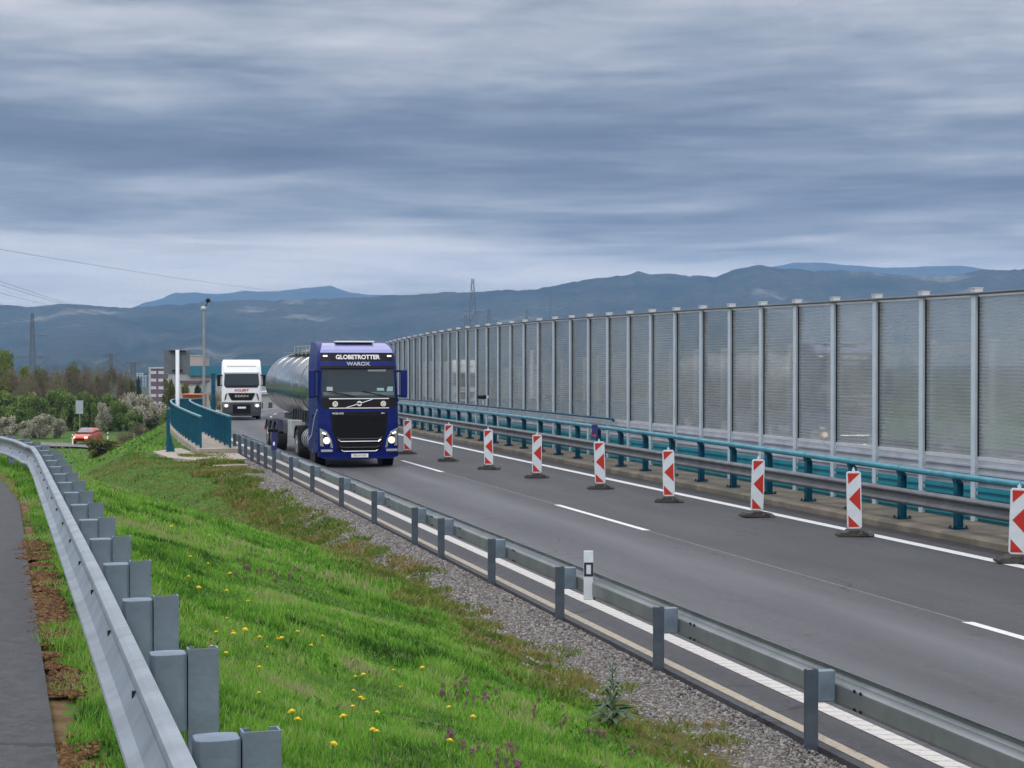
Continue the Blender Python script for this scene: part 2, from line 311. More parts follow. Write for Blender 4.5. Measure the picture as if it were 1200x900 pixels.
def glass_panel_mat():
    m = bpy.data.materials.new('barrier_glazing'); m.use_nodes = True; t = m.node_tree; t.nodes.clear()
    out = N(t, 'ShaderNodeOutputMaterial'); geo = N(t, 'ShaderNodeTexCoord')
    sp = N(t, 'ShaderNodeSeparateXYZ'); t.links.new(geo.outputs['Object'], sp.inputs[0])
    tr = N(t, 'ShaderNodeBsdfTransparent'); tr.inputs[0].default_value = (0.82, 0.85, 0.84, 1)
    df = N(t, 'ShaderNodeBsdfDiffuse'); df.inputs[0].default_value = (0.50, 0.53, 0.56, 1)
    tl = N(t, 'ShaderNodeBsdfTranslucent'); tl.inputs[0].default_value = (0.84, 0.87, 0.88, 1)
    ds = N(t, 'ShaderNodeMixShader'); ds.inputs[0].default_value = 0.5; t.links.new(df.outputs[0], ds.inputs[1]); t.links.new(tl.outputs[0], ds.inputs[2])
    n = N(t, 'ShaderNodeTexNoise'); n.inputs['Scale'].default_value = 1.1; n.inputs['Detail'].default_value = 5; t.links.new(geo.outputs['Object'], n.inputs['Vector'])
    oi = N(t, 'ShaderNodeObjectInfo')
    # embedded horizontal threads every 4 cm
    fr = mth(t, 'FRACT', mth(t, 'MULTIPLY', sp.outputs[2], 14.0))
    line = mth(t, 'LESS_THAN', fr, 0.30)
    fac = mth(t, 'ADD', mth(t, 'MULTIPLY', line, 0.17), mth(t, 'ADD', mth(t, 'MULTIPLY', n.outputs[0], 0.31), mth(t, 'MULTIPLY', oi.outputs['Random'], 0.11)))
    m1 = N(t, 'ShaderNodeMixShader'); t.links.new(fac, m1.inputs[0]); t.links.new(tr.outputs[0], m1.inputs[1]); t.links.new(ds.outputs[0], m1.inputs[2])
    gl = N(t, 'ShaderNodeBsdfGlossy'); gl.inputs['Roughness'].default_value = 0.025; gl.inputs[0].default_value = (0.9, 0.9, 0.9, 1)
    fn = N(t, 'ShaderNodeFresnel'); fn.inputs[0].default_value = 1.5
    m2 = N(t, 'ShaderNodeMixShader'); t.links.new(mth(t, 'MULTIPLY', fn.outputs[0], 0.6, clamp=True), m2.inputs[0]); t.links.new(m1.outputs[0], m2.inputs[1]); t.links.new(gl.outputs[0], m2.inputs[2])
    t.links.new(m2.outputs[0], out.inputs[0]); return m
GLAZE = glass_panel_mat()

# ------------------------------------------------------------------ road geometry: lateral coordinate u, depth Y
def cur(Y):
    Y = np.asarray(Y, dtype=float); a = np.clip(Y-60, 0, 110); return 0.001*a*a + 0.22*np.maximum(Y-170, 0)
def zr(Y):
    Y = np.asarray(Y, dtype=float); a = np.clip(Y-60, 0, 50); return np.maximum(-0.00018*a*a - 0.018*np.maximum(Y-110, 0), -4.0)
def P(u, Y, z=0.0): return (float(u - 0.2637*Y + cur(Y)), float(Y), float(z + zr(Y)))
def side(Y):
    d = (float(cur(Y+0.5) - cur(Y-0.5)) - 0.2637); v = Vector((1, -d, 0)).normalized(); return v      # points to the right of the road
def at(px, py, Y): return ((px-600)/F*Y, Y, CAMZ - (py-HZ)/F*Y)
YS = list(np.arange(-6, 60, 3.0)) + list(np.arange(60, 200, 4.0)) + list(np.arange(200, 300, 10.0))
def strip(name, u0, u1, y0, y1, z, m, step=3.0, thick=0.0, kind='structure', label=None):
    ys = np.arange(y0, y1+1e-6, (y1-y0)/max(1, round((y1-y0)/step))); V = []; Fc = []; UV = []
    for Y in ys: V += [P(u0, Y, z), P(u1, Y, z)]
    n = len(ys); Fc = [(2*i, 2*i+1, 2*i+3, 2*i+2) for i in range(n-1)]
    if thick:
        b = len(V)
        for Y in ys: V += [P(u0, Y, z-thick), P(u1, Y, z-thick)]
        Fc += [(b+2*i, 2*i, 2*i+2, b+2*i+2) for i in range(n-1)] + [(2*i+1, b+2*i+1, b+2*i+3, 2*i+3) for i in range(n-1)]
        Fc += [(0, b, b+1, 1), (2*n-2, 2*n-1, b+2*n-1, b+2*n-2)]
    me = bpy.data.meshes.new(name); me.from_pydata(V, [], Fc); me.materials.append(m)
    uvl = me.uv_layers.new(name='UVMap')
    for lp in me.loops:
        v = me.vertices[lp.vertex_index].co; Y = v.y; uvl.data[lp.index].uv = (v.x + 0.2637*Y - float(cur(Y)), Y*1.03)
    o = bpy.data.objects.new(name, me); COL.objects.link(o)
    if kind: o['kind'] = kind
    return o

# ------------------------------------------------------------------ terrain
RAIL = [(2.05, -5.0), (-5.42, 20.0), (-6.6, 23.6), (-7.7, 26.4), (-8.9, 28.6), (-10.3, 30.0), (-12.4, 30.9), (-15.5, 31.4), (-24, 31.8), (-60, 32.0)]
def rail_dist(X, Y):
    best = np.full(X.shape, 1e9); sg = np.ones(X.shape)
    for (x0, y0), (x1, y1) in zip(RAIL[:-1], RAIL[1:]):
        dx, dy = x1-x0, y1-y0; L2 = dx*dx+dy*dy
        t = np.clip(((X-x0)*dx+(Y-y0)*dy)/L2, 0, 1); qx, qy = x0+t*dx, y0+t*dy
        d = np.hypot(X-qx, Y-qy); c = dx*(Y-y0)-dy*(X-x0); m = d < best
        best = np.where(m, d, best); sg = np.where(m, np.where(c > 0, -1.0, 1.0), sg)
    return best*sg
def smax(a, b, k=0.12):
    h = np.clip(0.5+0.5*(a-b)/k, 0, 1); return b*(1-h)+a*h + k*h*(1-h)
def ground(X, Y):
    X = np.asarray(X, dtype=float); Y = np.asarray(Y, dtype=float)
    u = X + 0.2637*Y - cur(Y); d = rail_dist(X, Y)
    b = np.interp(Y, [-50, 42, 60, 90, 130, 280, 520, 9000], [-0.9, -1.0, -2.2, -3.9, -4.6, -4.6, -15, -15])
    top = 1.42 + 0.006*np.clip(Y, 0, 40)
    bank = np.where(d < 0.35, top, top - 0.33*(d-0.35) - 0.0)
    # embankment of the motorway
    near = np.clip((Y-54)/10, 0, 1)
    e0 = np.interp(Y, [0, 46, 53, 62, 67, 400], [5.4, 5.4, 2.5, 2.3, 4.75, 4.75]); sl = 0.30 + 0.22*near
    emb = np.where(u < e0, -0.03 - sl*(e0-u), -0.03)
    emb = np.where(u > 33, -0.03 - 0.3*(u-33), emb)
    # fall away under the walkway and under the carriageway
    emb = emb - 0.10*np.clip((u-6.25)/0.15, 0, 1)
    emb = emb + zr(Y)
    z = smax(smax(bank, emb), b, 0.4)
    bump = 0.035*np.sin(X*2.1+Y*0.7)*np.sin(Y*1.3-X*0.4) + 0.03*np.sin(X*0.9-Y*1.9+1.3)
    soft = np.clip((u < 5.0)*1.0, 0, 1)*np.clip((d-0.4)/1.0, 0, 1)
    z = z + bump*soft
    dit = np.exp(-((bank-emb+0.05+0.08*np.sin(Y*0.9))/0.30)**2)*np.clip((Y-29)/9, 0, 1)*(Y < 64)
    return z, u, d, dit
xs = np.concatenate([-np.geomspace(70, 9000, 22)[::-1], np.arange(-64, -24, 1.5), np.arange(-24, 12, 0.35), np.arange(12, 50, 2.0), np.geomspace(52, 9000, 22)])
ys = np.concatenate([np.arange(-30, 2, 4.0), np.arange(2, 62, 0.4), np.arange(62, 140, 1.2), np.geomspace(141, 9000, 40)])
GX, GY = np.meshgrid(xs, ys); GZ, GU, GD, GT = ground(GX, GY)
nx, ny = len(xs), len(ys); idx = np.arange(nx*ny).reshape(ny, nx)
quads = np.stack([idx[:-1, :-1].ravel(), idx[:-1, 1:].ravel(), idx[1:, 1:].ravel(), idx[1:, :-1].ravel()], axis=1)

def ground_mat():
    m = bpy.data.materials.new('ground_cover'); m.use_nodes = True; t = m.node_tree; b = t.nodes['Principled BSDF']
    tcn = N(t, 'ShaderNodeTexCoord')
    def nz(scale, det=6, rough=0.55):
        n = N(t, 'ShaderNodeTexNoise'); n.inputs['Scale'].default_value = scale; n.inputs['Detail'].default_value = det; n.inputs['Roughness'].default_value = rough
        t.links.new(tcn.outputs['Object'], n.inputs['Vector']); return n.outputs[0]
    def at_(nm): a = N(t, 'ShaderNodeAttribute'); a.attribute_name = nm; return a.outputs['Fac']
    u, d, dt, yy = at_('u'), at_('d'), at_('ditch'), at_('yy')
    nf, nm_, nb, nl = nz(60, 4), nz(6), nz(1.1), nz(0.12)
    g = ramp(t, nm_, [(0.3, (0.035, 0.075, 0.012)), (0.5, (0.055, 0.115, 0.016)), (0.7, (0.10, 0.165, 0.030))])
    g = mixc(t, mth(t, 'MULTIPLY', ramp(t, nf, [(0.4, 0.0), (0.65, 1.0)]), 0.35), g, (0.10, 0.15, 0.035))
    far = ramp(t, nl, [(0.35, (0.03, 0.042, 0.02)), (0.5, (0.045, 0.06, 0.025)), (0.65, (0.08, 0.075, 0.04))])
    g = mixc(t, ramp(t, mth(t, 'DIVIDE', yy, 1000.0), [(0.16, 0.0), (0.32, 1.0)]), g, far)
    # moss and dry stems towards the gravel
    moss = ramp(t, nm_, [(0.36, (0.07, 0.05, 0.025)), (0.5, (0.095, 0.085, 0.02)), (0.62, (0.06, 0.085, 0.018))])
    uu = mth(t, 'ADD', u, mth(t, 'MULTIPLY', mth(t, 'SUBTRACT', nb, 0.5), 1.7))
    uu = mth(t, 'ADD', uu, mth(t, 'MULTIPLY', mth(t, 'SUBTRACT', nm_, 0.5), 0.8))
    nearm = mth(t, 'LESS_THAN', yy, 60.0)
    fm = mth(t, 'MULTIPLY', ramp(t, mth(t, 'DIVIDE', uu, 10.0), [(0.415, 0.0), (0.46, 1.0)]), nearm)
    c = mixc(t, fm, g, moss)
    # stones of the shoulder
    v = N(t, 'ShaderNodeTexVoronoi'); v.inputs['Scale'].default_value = 26; t.links.new(tcn.outputs['Object'], v.inputs['Vector'])
    vb = N(t, 'ShaderNodeSeparateColor'); t.links.new(v.outputs['Color'], vb.inputs[0])
    gr = ramp(t, vb.outputs[0], [(0.0, (0.15, 0.13, 0.12)), (0.5, (0.27, 0.25, 0.24)), (1.0, (0.44, 0.42, 0.40))])
    gr = mixc(t, ramp(t, v.outputs['Distance'], [(0.35, 0.0), (0.6, 0.8)]), gr, (0.07, 0.06, 0.055))
    fg = mth(t, 'MULTIPLY', ramp(t, mth(t, 'DIVIDE', uu, 10.0), [(0.53, 0.0), (0.565, 1.0)]), nearm)
    c = mixc(t, fg, c, gr)
    c = mixc(t, mth(t, 'MULTIPLY', dt, ramp(t, nm_, [(0.35, 0.2), (0.6, 1.0)])), c, (0.24, 0.18, 0.145))
    c = mixc(t, mth(t, 'GREATER_THAN', u, 32.5), c, ramp(t, nb, [(0.4, (0.055, 0.055, 0.045)), (0.6, (0.11, 0.095, 0.075))]))
    # litter beside the side road
    lit = ramp(t, nm_, [(0.4, (0.11, 0.065, 0.035)), (0.6, (0.17, 0.12, 0.06))])
    fd = mth(t, 'LESS_THAN', mth(t, 'ABSOLUTE', mth(t, 'ADD', mth(t, 'ADD', d, 0.27), mth(t, 'MULTIPLY', mth(t, 'SUBTRACT', nm_, 0.5), 0.3))), 0.06)
    c = mixc(t, fd, c, lit)
    t.links.new(c, b.inputs['Base Color']); b.inputs['Roughness'].default_value = 0.95; b.inputs['Specular IOR Level'].default_value = 0.15
    bp = N(t, 'ShaderNodeBump'); bp.inputs['Strength'].default_value = 0.8; bp.inputs['Distance'].default_value = 0.03
    h = mth(t, 'ADD', mth(t, 'MULTIPLY', nf, 0.6), mth(t, 'MULTIPLY', mth(t, 'SUBTRACT', 1.0, v.outputs['Distance']), fg))
    t.links.new(h, bp.inputs['Height']); t.links.new(bp.outputs[0], b.inputs['Normal'])
    return m
gnd = fast('ground', np.stack([GX.ravel(), GY.ravel(), GZ.ravel()], 1), [quads], ground_mat(),
           {'u': GU.ravel(), 'd': GD.ravel(), 'ditch': GT.ravel(), 'yy': GY.ravel()}, smooth=True)
gnd['kind'] = 'structure'

# ------------------------------------------------------------------ hills
def hill_mat(name, c1, c2, c3, sc):
    m = bpy.data.materials.new(name); m.use_nodes = True; t = m.node_tree; b = t.nodes['Principled BSDF']
    tcn = N(t, 'ShaderNodeTexCoord')
    n = N(t, 'ShaderNodeTexNoise'); n.inputs['Scale'].default_value = sc; n.inputs['Detail'].default_value = 9; n.inputs['Roughness'].default_value = 0.62
    t.links.new(tcn.outputs['Object'], n.inputs['Vector'])
    n2 = N(t, 'ShaderNodeTexNoise'); n2.inputs['Scale'].default_value = sc*14; n2.inputs['Detail'].default_value = 6; t.links.new(tcn.outputs['Object'], n2.inputs['Vector'])
    c = ramp(t, n.outputs[0], [(0.42, c1), (0.53, c2), (0.60, c2), (0.655, c3)])
    c = mixc(t, ramp(t, n2.outputs[0], [(0.4, 0.0), (0.6, 0.6)]), c, tuple(x*0.45 for x in c1))
    t.links.new(c, b.inputs['Base Color']); b.inputs['Roughness'].default_value = 1.0; b.inputs['Specular IOR Level'].default_value = 0.0
    return m
def hills(name, D, sil, depth, m, seed, jag=0.0, base=-15, spur=0.5):
    """a ridge whose crest, D metres away, stands at the given height; slopes down towards us with spurs and away behind"""
    azs = np.linspace(-1000, 2200, 640); hs = np.interp(azs, [p[0] for p in sil], [p[1] for p in sil])
    rows = np.concatenate([np.linspace(0, 1, 34), [1.15, 1.4]]); V = np.zeros((len(rows), len(azs), 3))
    for j, a in enumerate(azs):
        dx = (a-600)/F
        crest = CAMZ + (HZ-hs[j])/F*D
        crest += jag*(mnoise.noise(Vector((a*0.05, seed, 0))) + 0.6*mnoise.noise(Vector((a*0.21, seed, 3))) + 0.35*mnoise.noise(Vector((a*0.6, seed, 5))))
        for i, t in enumerate(rows):
            Yd = D - depth*(1-t)
            if t <= 1:
                sp = 0.5+0.5*mnoise.noise(Vector((a*0.012+seed, t*1.6, seed))) + 0.35*mnoise.noise(Vector((a*0.045, t*4, seed*2)))
                prof = t**1.5*(1-spur*(1-t)) + (sp-0.5)*spur*t*(1-t)*1.5
                zc = base + (crest-base)*min(prof, 0.985 if t < 1 else 1.0)
            else: zc = base + (crest-base)*(1-(t-1)*2.2)
            V[i, j] = (dx*Yd, Yd, zc)
    n, k = len(azs), len(rows); ix = np.arange(n*k).reshape(k, n)
    q = np.stack([ix[:-1, :-1].ravel(), ix[:-1, 1:].ravel(), ix[1:, 1:].ravel(), ix[1:, :-1].ravel()], 1)
    o = fast(name, V.reshape(-1, 3), [q], m, smooth=True); o['kind'] = 'structure'; return o
HM1 = hill_mat('hill_wood', (0.022, 0.030, 0.026), (0.060, 0.060, 0.046), (0.20, 0.19, 0.15), 0.0032)
HM2 = hill_mat('hill_wood_far', (0.02, 0.03, 0.03), (0.05, 0.06, 0.045), (0.09, 0.09, 0.06), 0.0014)
hills('near_hills', 4200, [(-1000, 360), (-100, 354), (0, 357), (35, 360), (75, 356), (120, 359), (150, 362), (200, 357), (260, 353), (330, 352), (400, 349), (450, 347), (480, 345), (560, 342), (620, 339), (650, 334), (690, 326), (720, 323), (750, 319.5), (790, 321), (835, 324), (862, 316), (885, 311), (905, 313), (935, 317), (1000, 318), (1060, 322), (1100, 324), (1150, 317), (1175, 315), (1200, 316), (1400, 330), (2200, 345)], 2300, HM1, 3.3, 5.0, spur=0.75)
hills('blue_hills', 8500, [(-1000, 352), (-100, 352), (0, 357), (35, 360), (75, 356), (120, 359), (150, 362), (175, 354), (190, 350), (205, 342.5), (230, 343), (255, 345), (285, 341), (320, 342), (350, 338), (387, 335), (402, 340), (425, 345), (460, 346), (640, 352), (850, 335), (905, 313), (930, 308), (960, 307.5), (1000, 311), (1040, 314), (1080, 312.5), (1130, 311.5), (1150, 315), (1200, 320), (1500, 330), (2200, 350)], 2600, HM2, 8.1, 5.0, spur=0.7)

# ------------------------------------------------------------------ haze
hz = MB().box((0, 5000, 300), (26000, 10900, 640)); hz.v = hz.v
ho = hz.build('haze', None); ho['kind'] = 'stuff'; ho['label'] = 'thin blue haze over the valley'
hm = bpy.data.materials.new('haze'); hm.use_nodes = True; t = hm.node_tree; t.nodes.clear()
pv = N(t, 'ShaderNodeVolumePrincipled'); pv.inputs['Color'].default_value = (0.27, 0.47, 0.76, 1); pv.inputs['Density'].default_value = 0.000155
pv.inputs['Anisotropy'].default_value = 0.0
oo = N(t, 'ShaderNodeOutputMaterial'); t.links.new(pv.outputs[0], oo.inputs['Volume']); ho.data.materials.append(hm)

# ------------------------------------------------------------------ roads
strip('motorway', 6.32, 15.97, -6, 290, 0.0, ASPH, thick=0.3)
strip('opposite_carriageway', 18.3, 31.2, -6, 290, 0.0, ASPH, thick=0.3)
def surf(poly, name, m, z=None, zoff=0.0, thick=0.25):
    mb = MB(); n = len(poly)
    zf = (lambda p: z) if z is not None else (lambda p: float(ground(np.array([p[0]]), np.array([p[1]]))[0][0]))
    vs = [(p[0], p[1], zf(p)+zoff) for p in poly] + [(p[0], p[1], zf(p)+zoff-thick) for p in poly]
    mb.add(vs, [tuple(range(n))] + [(i, (i+1) % n, n+(i+1) % n, n+i) for i in range(n)])
    return mb
edge = [(1.75, -5.0), (-5.75, 20.0), (-6.9, 23.2), (-8.0, 25.6), (-9.3, 27.3), (-11.2, 28.4), (-14, 28.9), (-22, 29.2), (-60, 29.4)]
V = []; 
for x, y in edge: V += [(x, y, 1.45+0.006*max(0, min(40, y)))]
V += [(-60, y2, 1.45+0.006*max(0, y2)) for y2 in (20, 5, -5)]
me = bpy.data.meshes.new('side_road'); me.from_pydata(V, [], [tuple(range(len(V)))]); me.materials.append(ASPH2)
uvl = me.uv_layers.new(name='UVMap')
for lp in me.loops: v = me.vertices[lp.vertex_index].co; uvl.data[lp.index].uv = (v.x+0.2985*v.y, v.y)
bm = bmesh.new(); bm.from_mesh(me); bmesh.ops.triangulate(bm, faces=bm.faces); bm.to_mesh(me); bm.free()
o = bpy.data.objects.new('side_road', me); COL.objects.link(o); o['kind'] = 'structure'
# low road passing under the bridge, far left
lr = MB(); lpth = [(-75, 175), (-50, 163), (-38, 158), (-30, 150), (-22, 138), (-10, 120)]
vs = []
for i, (x, y) in enumerate(lpth):
    a = Vector((lpth[min(i+1, 5)][0]-lpth[max(i-1, 0)][0], lpth[min(i+1, 5)][1]-lpth[max(i-1, 0)][1], 0)).normalized(); sdv = Vector((-a.y, a.x, 0))
    for k in (-3, 3): q = Vector((x, y, 0)) + sdv*k; vs.append((q.x, q.y, -4.42))
lr.add(vs, [(2*i, 2*i+1, 2*i+3, 2*i+2) for i in range(5)])
o = lr.build('lower_road', mat('lower_road_asphalt', (0.16, 0.15, 0.15), 0.8, 0, 0.2, 1)); o['kind'] = 'structure'
# markings (each painted line a sheet on the asphalt)
strip('edge_marking', 6.97, 7.18, -6, 280, 0.005, MARKR)
strip('shoulder_marking', 6.42, 6.54, -6, 280, 0.004, MARKC)
strip('edge_marking', 14.95, 15.20, -6, 280, 0.005, MARKW)
strip('joint_line', 11.17, 11.195, -6, 280, 0.004, MARKT)
for k in range(-1, 14):
    y0 = 15.2+17.45*k; strip('lane_marking', 11.10, 11.25, max(y0, -5), y0+5.9, 0.006, MARKW)
for u0 in (19.2, 30.2): strip('edge_marking', u0, u0+0.25, 0, 280, 0.005, MARKW)
for k in range(1, 14):
    y0 = 12+17.45*k; strip('lane_marking', 24.8, 24.95, y0, y0+5.9, 0.006, MARKW)
# concrete verge with kerb on the right
kb = MB(); prof = [(0, -0.15), (0, 0.11), (0.03, 0.145), (0.12, 0.15), (2.35, 0.16), (2.35, -0.15)]
kb.sweep([(P(15.97, Y), side(Y)) for Y in np.arange(-6, 290, 3.0)], prof)
kb.build('kerb_pavement', mat('weathered_kerb', (0.20, 0.17, 0.135), 0.9, 0, 0.35, 1.5, 0.4, 30, rust=((0.10, 0.095, 0.07), 1.2, 0.5, 0.7)))['kind'] = 'structure'
# drain joint: darker tar strip along the kerb
strip('gutter', 15.62, 15.965, -6, 280, 0.004, mat('tar', (0.022, 0.02, 0.02), 0.7, 0, 0.4, 3))

# ------------------------------------------------------------------ W-beam guardrails
def wprof(sgn, t=0.004):
    a = [(0.0, 0.155), (0.018, 0.150), (0.078, 0.112), (0.083, 0.095), (0.078, 0.078), (0.012, 0.030), (0.006, 0.0), (0.012, -0.030), (0.078, -0.078), (0.083, -0.095), (0.078, -0.112), (0.018, -0.150), (0.0, -0.155)]
    f = [(sgn*(p[0]+t), p[1]) for p in a]; bk = [(sgn*p[0], p[1]) for p in a][::-1]; return f+bk
def c_post(mb, x, y, z0, z1, rz, wx=0.10, wy=0.055, t=0.006):
    h = z1-z0; ca, sa = math.cos(rz), math.sin(rz)
    for cx, cy, sx, sy in ((-wx/2, 0, t, wy), (0, wy/2-t/2, wx-t, t), (wx/2, 0, t, wy), (-wx/2+t+0.008, -wy/2+t/2, 0.016, t), (wx/2-t-0.008, -wy/2+t/2, 0.016, t)):
        mb.box((x+cx*ca-cy*sa, y+cx*sa+cy*ca, z0+h/2), (sx, sy, h-0.0), rz)
    return mb
def shell(pts, t=0.004):
    return pts + [(a+t, b) for a, b in pts][::-1]
PROF_BACK = shell([(0.045, 0.158), (0.060, 0.150), (0.085, 0.125), (0.088, 0.100), (0.066, 0.074), (0.014, 0.050), (0.002, 0.036), (0.0, 0.022), (0.0, -0.105), (0.008, -0.130), (0.045, -0.150)])
PROF_SIDE = [(-a, b) for a, b in shell([(0.0, 0.125), (0.030, 0.123), (0.048, 0.114), (0.053, 0.100), (0.046, 0.085), (0.015, 0.050), (0.008, 0.020), (0.012, -0.020), (0.050, -0.085), (0.072, -0.099), (0.092, -0.102), (0.096, -0.112), (0.085, -0.125)])]
# guardrail along the near edge of the motorway
g = empty('guardrail', P(6.6, 30), 0, 'long galvanised guardrail on slim posts between gravel shoulder and motorway', 'guardrail')
def under(par, o):
    o.parent = par; o.location = o.location - par.location; return o
ysb = [Y for Y in np.arange(2.0, 62.5, 1.0)]
bm_ = MB(); ZB = 0.47
bm_.sweep([(P(6.50, Y, ZB), side(Y)) for Y in ysb], PROF_BACK)
under(g, bm_.build('beam', GALV2, smooth=False))
ybolt = MB()
for Y in np.arange(3.2, 60, 3.78):
    p = Vector(P(6.62, Y+0.6, 0))
    for dz in (0.11, -0.11):
        pass
posts = [3.0, 6.8, 10.5, 14.3, 17.95, 21.5, 24.9, 28.2, 30.3, 34.2, 38.2, 42.6, 46.5, 50.2, 52.3, 54.2, 56.0, 57.9, 59.8, 61.6]
rzr = math.atan(0.2637)
for Y in posts:
    x, y, z = P(6.27, Y, 0); m_ = MB(); zg = float(ground(np.array([x]), np.array([y]))[0][0])
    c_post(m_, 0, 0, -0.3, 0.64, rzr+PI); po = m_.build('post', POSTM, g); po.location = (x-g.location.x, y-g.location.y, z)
    sp_ = MB(); sp_.box((0, 0, 0), (0.155, 0.075, 0.27), rzr, 0)
    so = sp_.build('spacer', SPACER, po, bevel=0.012); s_ = side(Y); so.location = (s_.x*0.128, s_.y*0.128, 0.495)
    for dx in (-0.07, 0.07) if Y < 45 else ():
        for dz in (-0.10, 0.10):
            q = s_*0.222 + Vector((-s_.y, s_.x, 0))*(dx*0.8-0.42); bo = MB().tube([q+Vector((0, 0, ZB+dz*0.75-0.035)), q+Vector((0, 0, ZB+dz*0.75-0.035))-s_*0.012], 0.014, 6); bo.build('bolt', BLACK, po)
# guardrail beside the side road (camera side)
def densify(pts, step):
    out = []
    P0 = [Vector((p[0], p[1], 0)) for p in pts]
    # Catmull-Rom
    for i in range(len(P0)-1):
        a, b, c_, d = P0[max(i-1, 0)], P0[i], P0[i+1], P0[min(i+2, len(P0)-1)]
        L = (c_-b).length; n = max(1, int(L/step))
        for k in range(n):
            t = k/n
            if i == 0 or i >= len(P0)-2: out.append(b.lerp(c_, t)); continue
            out.append(0.5*((2*b)+(c_-a)*t+(2*a-5*b+4*c_-d)*t*t+(3*b-3*c_+d-a)*t**3))
    out.append(P0[-1]); return out
RP = densify([(RAIL[0][0]-0.09-0.0, RAIL[0][1])] + [(x-0.09, y) for x, y in RAIL[1:]], 0.5)
def rz_top(y): return float(np.interp(y, [0, 8, 20, 31], [2.19, 2.20, 2.10, 2.005]))
def sidev(i, L):
    d = (L[min(i+1, len(L)-1)]-L[max(i-1, 0)]).normalized(); return Vector((d.y, -d.x, 0))
g2 = empty('guardrail', (RAIL[1][0], RAIL[1][1], 1.5), 0, 'curving galvanised guardrail with close-set posts beside the side road on the left', 'guardrail')
mb = MB(); keep = [i for i, p in enumerate(RP) if p.x > -30]
mb.sweep([(Vector((RP[i].x, RP[i].y, rz_top(RP[i].y)-0.125)) + sidev(i, RP)*0.02, sidev(i, RP)) for i in keep], PROF_SIDE)
under(g2, mb.build('beam', GALV))
# posts at 1.40 m
acc = 0.0; nxt = 0.24; cnt = 0
for i in range(1, len(RP)):
    seg = (RP[i]-RP[i-1]).length
    while acc+seg >= nxt:
        t_ = (nxt-acc)/seg; p = RP[i-1].lerp(RP[i], t_); s_ = sidev(i, RP); rz_ = math.atan2(s_.y, s_.x); zt = rz_top(p.y)
        if p.x > -24:
            p2 = p + s_*0.235; zg = float(ground(np.array([p2.x]), np.array([p2.y]))[0][0])
            m_ = MB(); c_post(m_, 0, 0, zg-0.2-(zt), 0.0, rz_+PI, 0.10, 0.06)
            po = m_.build('post', SPACER, g2); po.location = (p2.x-g2.location.x, p2.y-g2.location.y, zt-1.5)
            sp_ = MB(); wd = 0.125
            ring = [(-0.062, -0.035), (-0.05, -0.048), (0.0, -0.056), (0.05, -0.048), (0.062, -0.035), (0.062, 0.035), (0.05, 0.048), (0, 0.056), (-0.05, 0.048), (-0.062, 0.035)]
            sp_.prism([(a*math.cos(rz_)-b*math.sin(rz_), a*math.sin(rz_)+b*math.cos(rz_)) for a, b in ring], 'z', -0.285, -0.012)
            so = sp_.build('spacer', SPACER, po, bevel=0.004); so.location = (-s_.x*0.120, -s_.y*0.120, 0.0)
            bt = MB(); q = -s_*0.228; bt.tube([q+Vector((0, 0, -0.155)), q+Vector((0, 0, -0.155))-s_*0.016], 0.016, 6)
            bt.build('bolt', BLACK, po)
            nq = Vector((s_.y, -s_.x, 0)) if Vector((s_.y, -s_.x, 0)).y < 0 else Vector((-s_.y, s_.x, 0)); hl_ = MB(); hl_.tube([nq*0.029+Vector((0, 0, -0.36)), nq*0.034+Vector((0, 0, -0.36))], 0.012, 8); hl_.build('bolt_hole', BLACK, po)
            cnt += 1
        nxt += 1.40
    acc += seg

# ------------------------------------------------------------------ parapet rail with round tube on the right
gp = empty('bridge_parapet', P(16.46, 40), 0, 'teal bridge parapet with round top tube and grey crash beam in front', 'parapet')
ysr = [float(a) for a in np.arange(18, 170, 2.0)]
def zt(Y): return float(np.interp(Y, [20, 31, 45, 60, 170], [1.10, 1.12, 1.22, 1.27, 1.27]))
tb = MB(); tb.tube([P(16.40, Y, zt(Y)) for Y in ysr], 0.062, 12); under(gp, tb.build('top_tube', TEALTUBE, smooth=True))
bmm = MB(); bmm.sweep([(P(16.15, Y, float(np.interp(Y, [20, 60], [0.62, 0.70]))), side(Y)) for Y in ysr], wprof(-1)); under(gp, bmm.build('crash_beam', mat('dull_zinc', (0.15, 0.16, 0.17), 0.5, 0.3, 0.3, 2.0, rust=((0.10, 0.09, 0.07), 2.5, 0.58, 0.5))))
pm = MB()
sv0 = side(30); fw = Vector((-sv0.y, sv0.x, 0))
